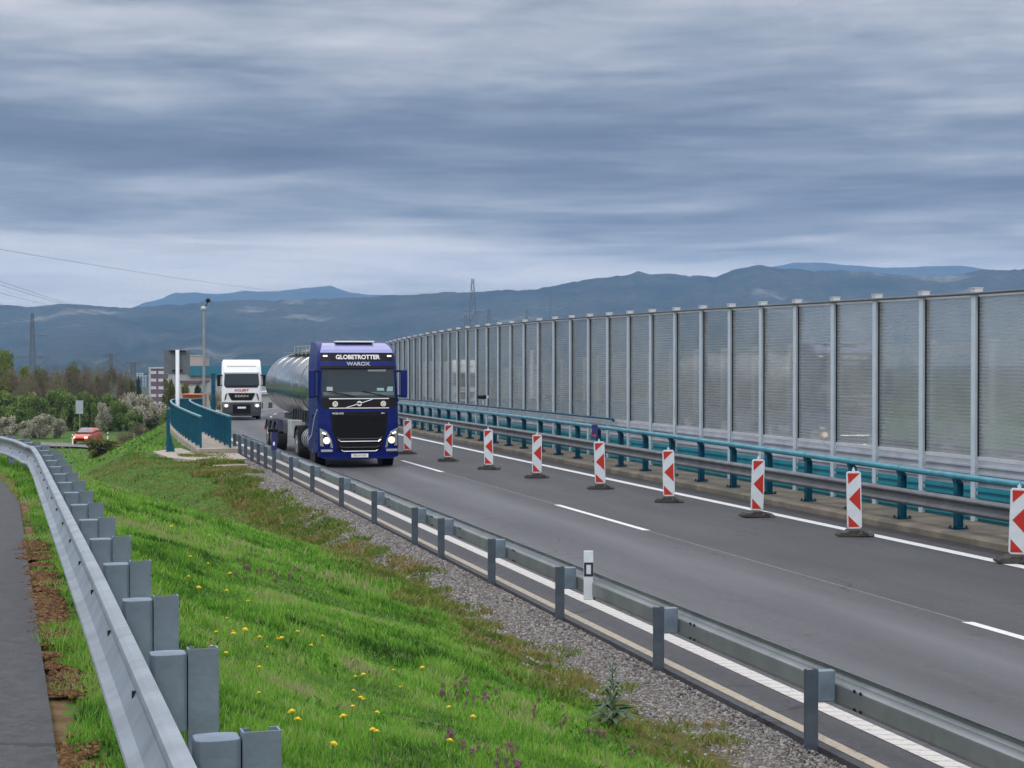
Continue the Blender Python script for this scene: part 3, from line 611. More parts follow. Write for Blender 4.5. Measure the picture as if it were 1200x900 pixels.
def parapet_post(Y):
    s_ = side(Y); rz_ = math.atan2(s_.y, s_.x); h = zt(Y); x, y, z = P(16.46, Y, 0)
    m_ = MB()
    ca = Matrix.Rotation(rz_, 4, 'Z')
    # I-section with a forward-leaning head
    for cx, sx, sy in ((-0.06, 0.012, 0.13), (0.06, 0.012, 0.13), (0, 0.11, 0.012)):
        q = ca @ Vector((cx, 0, 0)); m_.box((q.x, q.y, 0.16+(h-0.16-0.12)/2), (sx, sy, h-0.16-0.12), rz_)
    pts = [ca @ Vector(v) for v in ((-0.07, -0.065, h-0.14), (0.07, -0.065, h-0.14), (0.07, 0.065, h-0.14), (-0.07, 0.065, h-0.14), (-0.11, -0.065, h-0.035), (0.0, -0.065, h-0.035), (0.0, 0.065, h-0.035), (-0.11, 0.065, h-0.035))]
    m_.add(pts, [(0,3,2,1),(4,5,6,7),(0,1,5,4),(1,2,6,5),(2,3,7,6),(3,0,4,7)])
    q = ca @ Vector((-0.15, 0, 0)); m_.box((q.x, q.y, 0.62), (0.17, 0.07, 0.16), rz_)
    po = m_.build('post', TEAL, gp); po.location = Vector((x, y, z))-gp.location
    bp_ = MB().box((0, 0, 0), (0.30, 0.22, 0.022), rz_).build('base_plate', TEAL, po); bp_.location = (0, 0, 0.172)
    nb = MB()
    for a in (-0.12, 0.12):
        for b in (-0.08, 0.08): q = ca @ Vector((a, b, 0)); nb.tube([(q.x, q.y, 0.18), (q.x, q.y, 0.215)], 0.018, 6)
    nb.build('nuts', BLACK, po)
    cl = MB(); q = Vector(P(16.40, Y-0.07, h)) - Vector((x, y, z)); q2 = Vector(P(16.40, Y+0.07, h)) - Vector((x, y, z)); cl.tube([q, q2], 0.068, 12); cl.build('clamp', TEALTUBE, po, smooth=False)
for k in range(0, 50): parapet_post(20.9+2.1*k if 20.9+2.1*k < 200 else 199)

# ------------------------------------------------------------------ transparent noise barrier
gw = empty('noise_barrier', P(17.6, 40), 0, 'tall transparent noise barrier with pale steel posts and teal lower panels on the right', 'noise barrier')
def wt(Y): return float(np.interp(Y, [20, 33, 47, 60, 75, 100, 170], [4.48, 4.52, 4.65, 4.72, 4.72, 4.62, 4.55]))
YW = [32.9 + 2.0*k for k in range(-6, 62)]
def quadbox(a, b, z0a, z1a, z0b, z1b, th):
    a = Vector(a); b = Vector(b); d = (b-a).normalized(); n_ = Vector((-d.y, d.x, 0))*th/2
    vs = []
    for p, z0, z1 in ((a, z0a, z1a), (b, z0b, z1b)):
        for s_ in (-1, 1):
            vs.append(p+n_*s_+Vector((0, 0, z0))); vs.append(p+n_*s_+Vector((0, 0, z1)))
    return vs, [(0,1,3,2),(4,6,7,5),(0,4,5,1),(2,3,7,6),(1,5,7,3),(0,2,6,4)]
def wall_bay(par, name, u, Y0, Y1, za, zb, za2, zb2, th, m, gap=0.085, du=0.0, org=None):
    f = gap/(Y1-Y0); ya, yb = Y0+gap, Y1-gap
    a = P(u+du, ya); b = P(u+du, yb); mb = MB()
    vs, fs = quadbox(a, b, za, zb, za2, zb2, th); mb.add(vs, fs)
    o = mb.build(name, m, par); o.location = -Vector(org); return o
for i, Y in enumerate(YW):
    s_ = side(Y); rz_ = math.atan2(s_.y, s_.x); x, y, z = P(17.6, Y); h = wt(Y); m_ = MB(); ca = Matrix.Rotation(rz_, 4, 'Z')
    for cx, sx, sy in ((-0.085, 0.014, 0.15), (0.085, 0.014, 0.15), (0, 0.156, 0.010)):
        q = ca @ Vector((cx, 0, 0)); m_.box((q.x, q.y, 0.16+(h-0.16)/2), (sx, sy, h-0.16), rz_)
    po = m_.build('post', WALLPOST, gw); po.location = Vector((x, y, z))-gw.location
    q = ca @ Vector((0.0, 0, 0)); e_ = Vector((-s_.y, s_.x, 0)); sl_ = MB().box((-e_.x*0.087+s_.x*-0.02, -e_.y*0.087+s_.y*-0.02, 1.4+(h-1.45)/2), (0.04, 0.014, h-1.45), rz_); sl_.build('gap_shade_strip', BLACK, po)  # thin black strip beside the post: shade of the gap put in as colour
    cp = MB(); q = ca @ Vector((-0.02, 0, 0)); cp.box((q.x, q.y, h+0.05), (0.17, 0.17, 0.11), rz_); cp.box((q.x, q.y, h+0.112), (0.20, 0.19, 0.014), rz_)
    cp.build('cap', FRAMEW, po)
    if i+1 < len(YW):
        Y1 = YW[i+1]; h2 = wt(Y1); org = gw.location
        def zz_(k): return k
        wall_bay(gw, 'glass_panel', 17.6, Y, Y1, 1.40, h-0.05, 1.40, h2-0.05, 0.02, GLAZE, 0.09, 0.0, org)
        for (a0, a1, b0, b1) in ((1.33, 1.405, 1.33, 1.405), (h-0.06, h-0.01, h2-0.06, h2-0.01)):
            vs, fs = quadbox(P(17.6, Y+0.088), P(17.6, Y1-0.088), a0, a1, b0, b1, 0.06); o_ = MB().add(vs, fs).build('frame', FRAMEW, gw); o_.location = -Vector(org)
        # grey panel with ribs
        gm = MB(); vs, fs = quadbox(P(17.6, Y+0.088), P(17.6, Y1-0.088), 0.83, 1.33, 0.83, 1.33, 0.05); gm.add(vs, fs)
        for zc in (0.93, 1.08, 1.22):
            vs, fs = quadbox(P(17.56, Y+0.088), P(17.56, Y1-0.088), zc-0.02, zc+0.02, zc-0.02, zc+0.02, 0.05); gm.add(vs, fs)
        o_ = gm.build('grey_panel', GREYPAN, gw); o_.location = -Vector(org)
        gm = MB(); vs, fs = quadbox(P(17.6, Y+0.088), P(17.6, Y1-0.088), 0.16, 0.83, 0.16, 0.83, 0.06); gm.add(vs, fs)
        for k in range(5):
            zc = 0.25+0.13*k; vs, fs = quadbox(P(17.555, Y+0.088), P(17.555, Y1-0.088), zc-0.028, zc+0.028, zc-0.028, zc+0.028, 0.05); gm.add(vs, fs)
        o_ = gm.build('teal_panel', TEALPAN, gw); o_.location = -Vector(org)
tr_ = MB(); tr_.tube([P(17.48, Y, wt(Y)-0.0) for Y in YW], 0.028, 8); o_ = tr_.build('top_rail', mat('rail_dark_grey', (0.10, 0.11, 0.12), 0.5, 0.3, 0.2, 3), gw); o_.location = -gw.location
pp_ = MB(); pp_.tube([P(17.42, Y, 1.42) for Y in np.arange(54, 110, 3.0)], 0.035, 8); pp_.tube([P(17.42, 54, 1.42), P(17.44, 54.02, 1.36)], 0.05, 8)
o_ = pp_.build('conduit', TEAL, gw); o_.location = -gw.location
# barrier on the far side of the opposite carriageway
gw2 = empty('noise_barrier', P(31.8, 70), 0, 'far noise barrier seen through the glazing, beyond the opposite carriageway', 'noise barrier')
YF = [50+4.2*k for k in range(0, 30)]
for i, Y in enumerate(YF):
    s_ = side(Y); rz_ = math.atan2(s_.y, s_.x); x, y, z = P(31.8, Y)
    po = MB().box((0, 0, 2.0), (0.26, 0.2, 4.05), rz_).build('post', FRAMEW, gw2); po.location = Vector((x, y, z))-gw2.location
    if i+1 < len(YF):
        for nm, a, b, th, m_ in (('glass_panel', 1.1, 3.9, 0.02, GLAZE), ('grey_panel', 0.0, 1.1, 0.08, GREYPAN)):
            mb = MB(); vs, fs = quadbox(P(31.8, Y+0.1), P(31.8, YF[i+1]-0.1), a, b, a, b, th); mb.add(vs, fs)
            o_ = mb.build(nm, m_, gw2); o_.location = -gw2.location

# ------------------------------------------------------------------ bridge walkway on the left with two teal railings
wk = MB(); wk.sweep([(P(4.80, Y, 0.0), side(Y)) for Y in np.arange(59.5, 150, 3.0)], [(0, -6.0), (0, 0.17), (0.02, 0.20), (1.50, 0.20), (1.50, -6.0)])
o = wk.build('bridge_walkway', CONCW); tag(o, 'pale concrete walkway and side wall of the bridge beside the motorway', 'bridge walkway')
o['kind'] = 'structure'
ap = [P(4.45, 63.2)[:2], P(4.78, 59.4)[:2], P(6.2, 59.4)[:2], P(6.15, 56.2)[:2], P(4.6, 55.0)[:2], P(3.6, 57.2)[:2], P(3.3, 60.8)[:2]]
vs = [(p[0], p[1], 0.06) for p in ap]; 
aa = MB().add(vs + [(p[0], p[1], -1.6) for p in ap], [tuple(range(7))] + [(i, (i+1) % 7, 7+(i+1) % 7, 7+i) for i in range(7)])
o = aa.build('concrete_apron', CONCW, bevel=0.03); tag(o, 'cracked pale concrete slab at the near end of the bridge walkway', 'slab')
def railing(label, u, y0, y1, h=1.12, bars=True):
    r = empty('bridge_railing', P(u, y0, 0.2), 0, label, 'railing')
    ysl = list(np.arange(y0, y1+0.01, 2.0))
    hr = MB(); hr.sweep([(P(u, Y, 0.2+h), side(Y)) for Y in ysl], [(-0.045, -0.03), (-0.045, 0.02), (0.045, 0.02), (0.045, -0.03)])
    o_ = hr.build('handrail', mat('teal_pale_rail', (0.16, 0.33, 0.42), 0.4, 0, 0.2, 3), r); o_.location = -r.location
    for i, Y in enumerate(ysl):
        s_ = side(Y); rz_ = math.atan2(s_.y, s_.x); x, y, z = P(u, Y, 0.2)
        po = MB().box((0, 0, h/2), (0.07, 0.07, h-0.03), rz_).build('post', TEAL, r); po.location = Vector((x, y, z))-r.location
        if i+1 < len(ysl):
            pn = MB()
            for k in range(1, 16):
                Yk = Y+2.0*k/16; q = P(u, Yk, 0.2); pn.box((q[0], q[1], q[2]+0.10+(h-0.16)/2), (0.026, 0.022, h-0.16), rz_)
            for zc in (0.09, h-0.075):
                vs, fs = quadbox(P(u, Y+0.04, 0.2), P(u, Y+1.96, 0.2), zc-0.02, zc+0.02, zc-0.02, zc+0.02, 0.03); pn.add(vs, fs)
            o_ = pn.build('bar_panel', TEAL, r); o_.location = -r.location
railing('teal barred railing on the outer edge of the bridge walkway', 4.93, 60, 130)
railing('teal barred railing between the bridge walkway and the motorway', 5.98, 60.2, 130)
# teal stanchion in front of the wing wall
st = empty('steel_stanchion', at(197, 528, 60.5), 0, 'lone teal steel stanchion with flared foot beside the bridge side wall', 'post')
MB().box((0, 0, 0.72), (0.11, 0.11, 1.45)).build('upright', TEAL, st, bevel=0.01)
MB().prism([(-0.08, -0.08), (0.22, -0.08), (0.22, 0.08), (-0.08, 0.08)], 'z', -0.3, 0.0).add([(0.055, -0.03, 0.65), (0.055, 0.03, 0.65), (0.22, -0.03, 0.0), (0.22, 0.03, 0.0), (0.07, -0.03, 0), (0.07, 0.03, 0)], [(0, 2, 3, 1), (0, 4, 2), (1, 3, 5)]).build('foot', TEAL, st)

# ------------------------------------------------------------------ delineator boards
def make_board():
    r = empty('beacon_board', (0, 0, 0))
    W, H = 0.27, 1.06; z0 = 0.13; ch = 0.035
    poly = [(-W/2, z0+ch), (-W/2+ch, z0), (W/2-ch, z0), (W/2, z0+ch), (W/2, z0+H-ch), (W/2-ch, z0+H), (-W/2+ch, z0+H), (-W/2, z0+H-ch)]
    MB().prism(poly, 'y', -0.02, 0.02).build('panel', SIGNW, r, bevel=0.006)
    w2 = W/2-0.022; b = z0+0.035; t = z0+H-0.035; hh = t-b
    def y(f): return b+f*hh
    st_ = [[(-w2, y(1)), (w2, y(1)), (-w2+0.01, y(0.80))], [(-w2+0.015, y(0.52)), (w2, y(0.74)), (w2, y(0.30))], [(-w2, y(0.215)), (-w2, y(0)), (w2-0.02, y(0))]]
    sm = MB()
    for pg in st_: sm.prism(pg, 'y', -0.0235, -0.0205)
    sm.build('red_stripes', RED, r)
    bs = MB(); bs.prism([(-0.33, 0), (0.33, 0), (0.33, 0.045), (0.28, 0.075), (0.16, 0.085), (0.12, 0.12), (-0.12, 0.12), (-0.16, 0.085), (-0.28, 0.075), (-0.33, 0.045)], 'y', -0.19, 0.19)
    for sx in (-1, 1): bs.box((sx*0.24, 0, 0.078), (0.10, 0.30, 0.02))
    bs.build('foot', RECYC, r, bevel=0.012)
    ct = MB().box((0, 0, z0+H+0.02), (0.05, 0.035, 0.05)); ct.tube([(0, 0, z0+H+0.04), (0, 0, z0+H+0.075)], 0.012, 6)
    ct.build('lamp_bracket', SIGNW, r); return r
bpos = [(477.5, 532), (525, 540.5), (573, 550), (629, 560), (703.7, 573), (784.3, 588.5), (887, 606), (1002, 628.5), (1192, 660)]
blab = ['red-and-white beacon board just right of the blue truck, farthest of the row', 'red-and-white beacon board second beyond the blue truck front', 'beacon board third in line from the blue truck', 'beacon board fourth in line from the blue truck, left of the blue reflector box', 'red-and-white beacon board standing beside the blue reflector box on the parapet', 'beacon board sixth from the blue truck, mid-row on the asphalt', 'beacon board with small tilt on its foot, third from the near end of the row', 'beacon board last but one at the near end of the row', 'beacon board cut by the right edge of the picture, nearest of the row']
b0 = make_board()
tilts = [0.0, 0.02, -0.02, 0.01, -0.03, -0.018, 0.03, -0.02, 0.035]
for i, (px, py) in enumerate(bpos):
    Y = CAMZ*F/(py-HZ); o = b0 if i == 0 else copy_tree(b0)
    o.location = ((px-600)/F*Y, Y, 0.007); o.rotation_euler = (0, tilts[i], 0.05+0.16*math.sin(i*2.3)); tag(o, blab[i], 'beacon board', 'red and white beacon boards along the closed lane')

# ------------------------------------------------------------------ roadside delineators
dl = empty('roadside_delineator', P(6.46, 20.95, 0), rzr*0.2, 'white roadside delineator with black-framed reflector clamped to the guardrail', 'delineator')
MB().box((0, 0, 0.60), (0.118, 0.03, 0.60)).build('plate', SIGNW, dl, bevel=0.008)
fr_ = MB()
for c_, d_ in (((0, -0.018, 0.745), (0.112, 0.006, 0.026)), ((0, -0.018, 0.602), (0.112, 0.006, 0.026)), ((-0.043, -0.018, 0.673), (0.026, 0.006, 0.118)), ((0.043, -0.018, 0.673), (0.026, 0.006, 0.118))): fr_.box(c_, d_)
fr_.build('black_frame', LETK, dl); MB().box((0.0, -0.017, 0.673), (0.055, 0.004, 0.112)).build('reflector', mat('reflector_pale', (0.55, 0.6, 0.68), 0.2), dl)
MB().box((0.06, 0.03, 0.36), (0.05, 0.06, 0.12)).build('clamp', GREYP, dl)
dp = empty('snow_pole', P(6.27, 50.2, 0), 0, 'dark blue reflector pole with black cap on the guardrail by the tanker wheels', 'delineator')
MB().box((0, 0, 0.95), (0.16, 0.06, 0.62)).build('pole', mat('navy_plastic', (0.02, 0.02, 0.14), 0.4), dp, bevel=0.01)
MB().box((-0.03, 0, 1.22), (0.28, 0.10, 0.10)).build('cap', BLACK, dp, bevel=0.01)
MB().box((0, -0.034, 0.83), (0.05, 0.006, 0.10)).build('reflector', LETW, dp)
dq = empty('reflector_box', at(697, 514, 47.5), 0, 'small navy blue reflector box with red band on the teal parapet', 'reflector')
MB().box((0, 0, 0.22), (0.16, 0.08, 0.34)).build('box', mat('navy_plastic', (0.02, 0.02, 0.14), 0.4), dq, bevel=0.01)
MB().box((-0.01, -0.043, 0.09), (0.10, 0.006, 0.06)).build('red_band', RED, dq)
ps = P(16.4, 66, 0); pl = empty('parapet_marker', (at(566, 470, 66)[0], 66, at(566, 470, 66)[2]), 0, 'small black fitting with white tip clipped on top of the teal parapet tube', 'fitting')
MB().lathe([(0.01, -0.24), (0.07, -0.18), (0.09, 0), (0.08, 0.10), (0.05, 0.14)], (0, 0, 0.16), 'x', 10).build('body', BLACK, pl, smooth=True)
MB().box((0.17, 0, 0.16), (0.09, 0.09, 0.10)).tube([(0, 0, 0.1), (0, 0, -0.12)], 0.02, 6).build('tip', SIGNW, pl)
# loose kerb stone lying on the gravel
lk = empty('loose_kerbstone', at(270, 549, 52.3), R(24), 'long pale kerbstone lying loose on the grass near the walkway slab', 'kerbstone')
lk.location.z = float(ground(np.array([lk.location.x]), np.array([lk.location.y]))[0][0])
MB().box((0, 0, 0.05), (1.05, 0.24, 0.13)).build('stone', CONCW, lk, bevel=0.015)

# ------------------------------------------------------------------ vehicles
def wheel(par, x, y, r=0.5, w_=0.30, rimc=None, dual=False):
    sg = 1 if x > 0 else -1; rimc = rimc or ALU
    t_ = MB().lathe([(r*0.58, -w_/2), (r*0.93, -w_/2), (r, -w_/2+0.04), (r, w_/2-0.04), (r*0.93, w_/2), (r*0.58, w_/2)], (0, 0, 0), 'x', 28)
    wh = t_.build('wheel', RUBBER, par, smooth=False, loc=(x, y, r))
    rm = MB(); d = 0.02 if not dual else 0.12
    rm.lathe([(r*0.60, sg*(w_/2+0.005)), (r*0.55, sg*(w_/2-d*0.5)), (r*0.40, sg*(w_/2-d-0.03)), (r*0.24, sg*(w_/2-d)), (r*0.22, sg*(w_/2+0.02)), (0.05, sg*(w_/2+0.03))], (0, 0, 0), 'x', 24)
    for k in range(10):
        a = 2*PI*k/10; rm.tube([(sg*(w_/2-d), r*0.31*math.cos(a), r*0.31*math.sin(a)), (sg*(w_/2-d+0.035), r*0.31*math.cos(a), r*0.31*math.sin(a))], 0.018, 6)
    rm.build('rim', rimc, wh, fix=True); return wh
def face_pt(prof, z):
    """front profile y at height z"""
    zs_ = [p[1] for p in prof]; ys_ = [p[0] for p in prof]; return float(np.interp(z, zs_, ys_))
def patch(prof, pts, off, th, bul=0.0, nseg=8, hw=1.23):
    """panel following the cab front: pts polygon given as rows [(z, xl, xr), ...] from bottom to top"""
    mb = MB(); rows = []
    for z, xl, xr in pts:
        row = []
        for k in range(nseg+1):
            x = xl+(xr-xl)*k/nseg; e = abs(x)/hw
            y = face_pt(prof, z) + bul*e**4
            row.append(((x, y-off, z), (x, y-off+th, z)))
        rows.append(row)
    n = nseg+1; vs = []
    for row in rows: vs += [p[0] for p in row]
    nb = len(vs)
    for row in rows: vs += [p[1] for p in row]
    fs = []
    for i in range(len(rows)-1):
        for k in range(nseg):
            fs.append((i*n+k, i*n+k+1, (i+1)*n+k+1, (i+1)*n+k)); fs.append((nb+i*n+k, nb+(i+1)*n+k, nb+(i+1)*n+k+1, nb+i*n+k+1))
    m = len(rows)
    for k in range(nseg): fs += [(k, nb+k, nb+k+1, k+1), ((m-1)*n+k, (m-1)*n+k+1, nb+(m-1)*n+k+1, nb+(m-1)*n+k)]
    for i in range(m-1): fs += [(i*n, (i+1)*n, nb+(i+1)*n, nb+i*n), (i*n+nseg, nb+i*n+nseg, nb+(i+1)*n+nseg, (i+1)*n+nseg)]
    return mb.add(vs, fs)
def cab_shell(prof, back, hw, zb, bul, name, m, par, roof=None):
    """cab lofted from side profile (front edge prof: (y,z) rows) with a front that curves back at the corners"""
    rows = [(z, y) for y, z in prof]; n = 17; vs = []; xsn = [-hw+2*hw*k/(n-1) for k in range(n)]
    def wid(z): return hw if z < 2.9 else hw - 0.10*((z-2.9)/1.0)**1.6
    for z, y in rows:
        for x in xsn:
            e = abs(x)/hw; c = bul*e**4 + (0.10*max(0, (e-0.9)/0.1)**2); vs.append((x/hw*wid(z), y+c, z))
        vs += [(wid(z), back, z), (-wid(z), back, z)]
    k = n+2; m_ = len(rows)
    fs = [(i*k+j, i*k+(j+1) % k, (i+1)*k+(j+1) % k, (i+1)*k+j) for i in range(m_-1) for j in range(k)]
    fs += [tuple(range(k))[::-1], tuple(range((m_-1)*k, m_*k))]
    return MB().add(vs, fs).build(name, m, par, bevel=0.05, seg=3)

def mirror(par, sg, m, z0, z1, x0, wd=0.30, y=0.12):
    mb = MB().box((sg*(x0+wd/2+0.10), y, (z0+z1)/2), (wd, 0.16, z1-z0)); o = mb.build('mirror', m, par, bevel=0.05, seg=3)
    ar = MB().tube([(sg*(x0-0.05), y+0.05, z1-0.04), (sg*(x0+0.22), y, z1-0.04)], 0.035, 8).tube([(sg*(x0-0.05), y+0.05, z0+0.06), (sg*(x0+0.22), y, z0+0.06)], 0.03, 8)
    ar.build('arm', BLACK, o)
    MB().box((sg*(x0+wd/2+0.10), y+0.085, (z0+z1)/2), (wd*0.8, 0.01, (z1-z0)*0.85)).build('mirror_glass', CHROME, o)

road_ang = lambda Y: -math.atan(float(cur(Y+0.5)-cur(Y-0.5)) - 0.2637)
# ---- blue tractor with tank trailer
TX = P(9.12, 52.2, 0.006); tk = empty('tanker_truck', TX, road_ang(53), 'dark blue articulated lorry with shiny steel tank trailer and lit headlamps', 'truck')
pf = [(0.03, 0.42), (0.0, 0.62), (0.0, 1.2), (0.02, 1.80), (0.06, 2.10), (0.13, 2.45), (0.24, 3.02), (0.30, 3.22), (0.36, 3.44), (0.48, 3.58), (0.72, 3.72), (1.15, 3.82), (1.6, 3.85)]
cab = cab_shell(pf, 2.30, 1.24, 0.42, 0.10, 'cab', BLUE, tk)
patch(pf, [(3.50, -1.13, 1.13), (3.60, -1.10, 1.10), (3.72, -1.04, 1.04), (3.80, -0.98, 0.98)], 0.02, 0.03, 0.10).build('roof_fairing', BLUEL, cab)
MB().box((0, 1.0, 3.84), (1.2, 0.5, 0.05)).build('roof_hatch', WHITE, cab, bevel=0.02)
ws = patch(pf, [(2.13, -1.12, 1.12), (2.4, -1.14, 1.14), (2.75, -1.12, 1.12), (3.03, -1.10, 1.10)], 0.012, 0.02, 0.10, 12).build('windscreen', GLASSD, tk, smooth=False)
# things seen on the glass
patch(pf, [(2.20, -1.08, 1.08), (2.30, -1.09, 1.09)], 0.018, 0.004, 0.10).build('dashboard_edge', INTER, ws)
patch(pf, [(2.34, -0.98, -0.80), (2.46, -0.98, -0.80)], 0.018, 0.004, 0.10, 2).build('sticker', mat('sticker', (0.35, 0.4, 0.42), 0.5), ws)
patch(pf, [(2.34, 0.56, 0.78), (2.42, 0.56, 0.78)], 0.018, 0.004, 0.10, 2).build('sticker', mat('sticker_teal', (0.25, 0.42, 0.45), 0.5), ws)
patch(pf, [(2.32, 0.86, 1.06), (2.46, 0.90, 1.07)], 0.018, 0.004, 0.10, 2).build('sticker', mat('sticker_teal', (0.25, 0.42, 0.45), 0.5), ws)
patch(pf, [(2.93, 0.30, 0.86), (2.99, 0.30, 0.86)], 0.018, 0.004, 0.10, 2).build('toll_tag', mat('sticker', (0.35, 0.4, 0.42), 0.5), ws)
for xa, xb in ((-0.95, -0.15), (0.1, 0.85)):
    MB().tube([(xb, face_pt(pf, 2.15)-0.04, 2.17), (xa, face_pt(pf, 2.33)-0.045, 2.33)], 0.014, 6).build('wiper', BLACK, ws)
patch(pf, [(1.80, -1.10, 1.10), (2.0, -1.16, 1.16), (2.13, -1.17, 1.17)], 0.008, 0.02, 0.10, 12).build('black_band', BLACK, tk)
patch(pf, [(3.03, -1.16, 1.16), (3.24, -1.15, 1.15)], 0.07, 0.07, 0.10).build('sun_visor', BLUE, tk)
patch(pf, [(3.02, -1.14, 1.14), (3.10, -1.14, 1.14)], 0.085, 0.02, 0.10).build('visor_lip', BLACK, tk)
sgn = patch(pf, [(3.24, -1.14, 1.14), (3.48, -1.10, 1.10)], 0.03, 0.04, 0.10).build('roof_sign', BLACK, tk)
text('GLOBETROTTER', 0.185, LETW, sgn, 'lettering', (0, face_pt(pf, 3.36)-0.04, 3.36), (R(75), 0, 0), sx=0.98, bold=0.006)
for sx in (-1, 1): MB().box((sx*0.99, face_pt(pf, 3.40)+0.015, 3.40), (0.13, 0.03, 0.045)).build('marker_lamp', MARKL, sgn)
text('WAROX', 0.16, mat('lettering_outline', (0.42, 0.46, 0.55), 0.4), tk, 'lettering', (0, face_pt(pf, 3.16)-0.10, 3.155), (R(76), 0, 0), sx=1.15, bold=0.004)
for z in (2.085, 1.80): patch(pf, [(z, -0.92, 0.92), (z+0.028, -0.92, 0.92)], 0.03, 0.03, 0.08).build('chrome_strip', CHROME, tk)
MB().tube([(-0.42, -0.02, 1.82), (0.40, 0.01, 2.07)], 0.014, 6).build('diagonal_bar', CHROME, tk)
def ring(x, z, r0, r1, nm='badge'):
    return MB().lathe([(r0, -0.03), (r0, 0.0), (r1, 0.0), (r1, -0.03), (r0, -0.03)], (x, face_pt(pf, z)-0.01, z), 'y', 20)
bdg = ring(0, 1.95, 0.05, 0.078).build('badge', CHROME, tk); MB().box((0, -0.02, 1.95), (0.13, 0.02, 0.035)).build('badge_bar', BLUE, bdg)
for sx in (-1, 1):
    b_ = ring(sx*0.74, 1.94, 0.062, 0.085).build('emblem', CHROME, tk)
    (MB().box((sx*0.74-0.012, -0.005, 1.94), (0.016, 0.02, 0.07)).box((sx*0.74+0.012, -0.005, 1.91), (0.05, 0.02, 0.016)) if sx < 0 else MB().box((0.72, -0.005, 1.94), (0.014, 0.02, 0.08)).box((0.74, -0.005, 1.94), (0.014, 0.02, 0.05)).box((0.765, -0.005, 1.94), (0.014, 0.02, 0.08))).build('emblem_mark', CHROME, b_)
gr = patch(pf, [(0.46, -0.62, 0.62), (0.60, -0.68, 0.68), (1.2, -0.84, 0.84), (1.62, -0.88, 0.88), (1.70, -0.84, 0.84)], 0.015, 0.03, 0.06, 10).build('grille', BLACK, tk)
gs = MB()
for k in range(12):
    z = 0.98+0.056*k; hw_ = float(np.interp(z, [0.6, 1.2, 1.62], [0.64, 0.78, 0.80])); gs.box((0, -0.030, z), (2*hw_, 0.02, 0.018))
gs.build('slats', mat('grille_slat', (0.012, 0.012, 0.014), 0.5, spec=0.2), gr)
for z, hw_, dr in ((0.88, 0.70, 0.06), (0.80, 0.66, 0.06), (0.62, 0.60, 0.04), (0.50, 0.56, 0.04)):
    MB().tube([(-hw_, -0.035, z+dr), (-hw_*0.88, -0.04, z), (hw_*0.88, -0.04, z), (hw_, -0.035, z+dr)], 0.014, 6).build('trim_bar', CHROME if z in (0.80, 0.50) else GREYP, gr)
text('VOLVO', 0.07, LETW, tk, 'lettering', (-0.66, -0.02, 1.65), sx=1.5, bold=0.002); text('FH', 0.06, LETW, tk, 'lettering', (0.72, -0.02, 1.65), sx=1.4, bold=0.001)
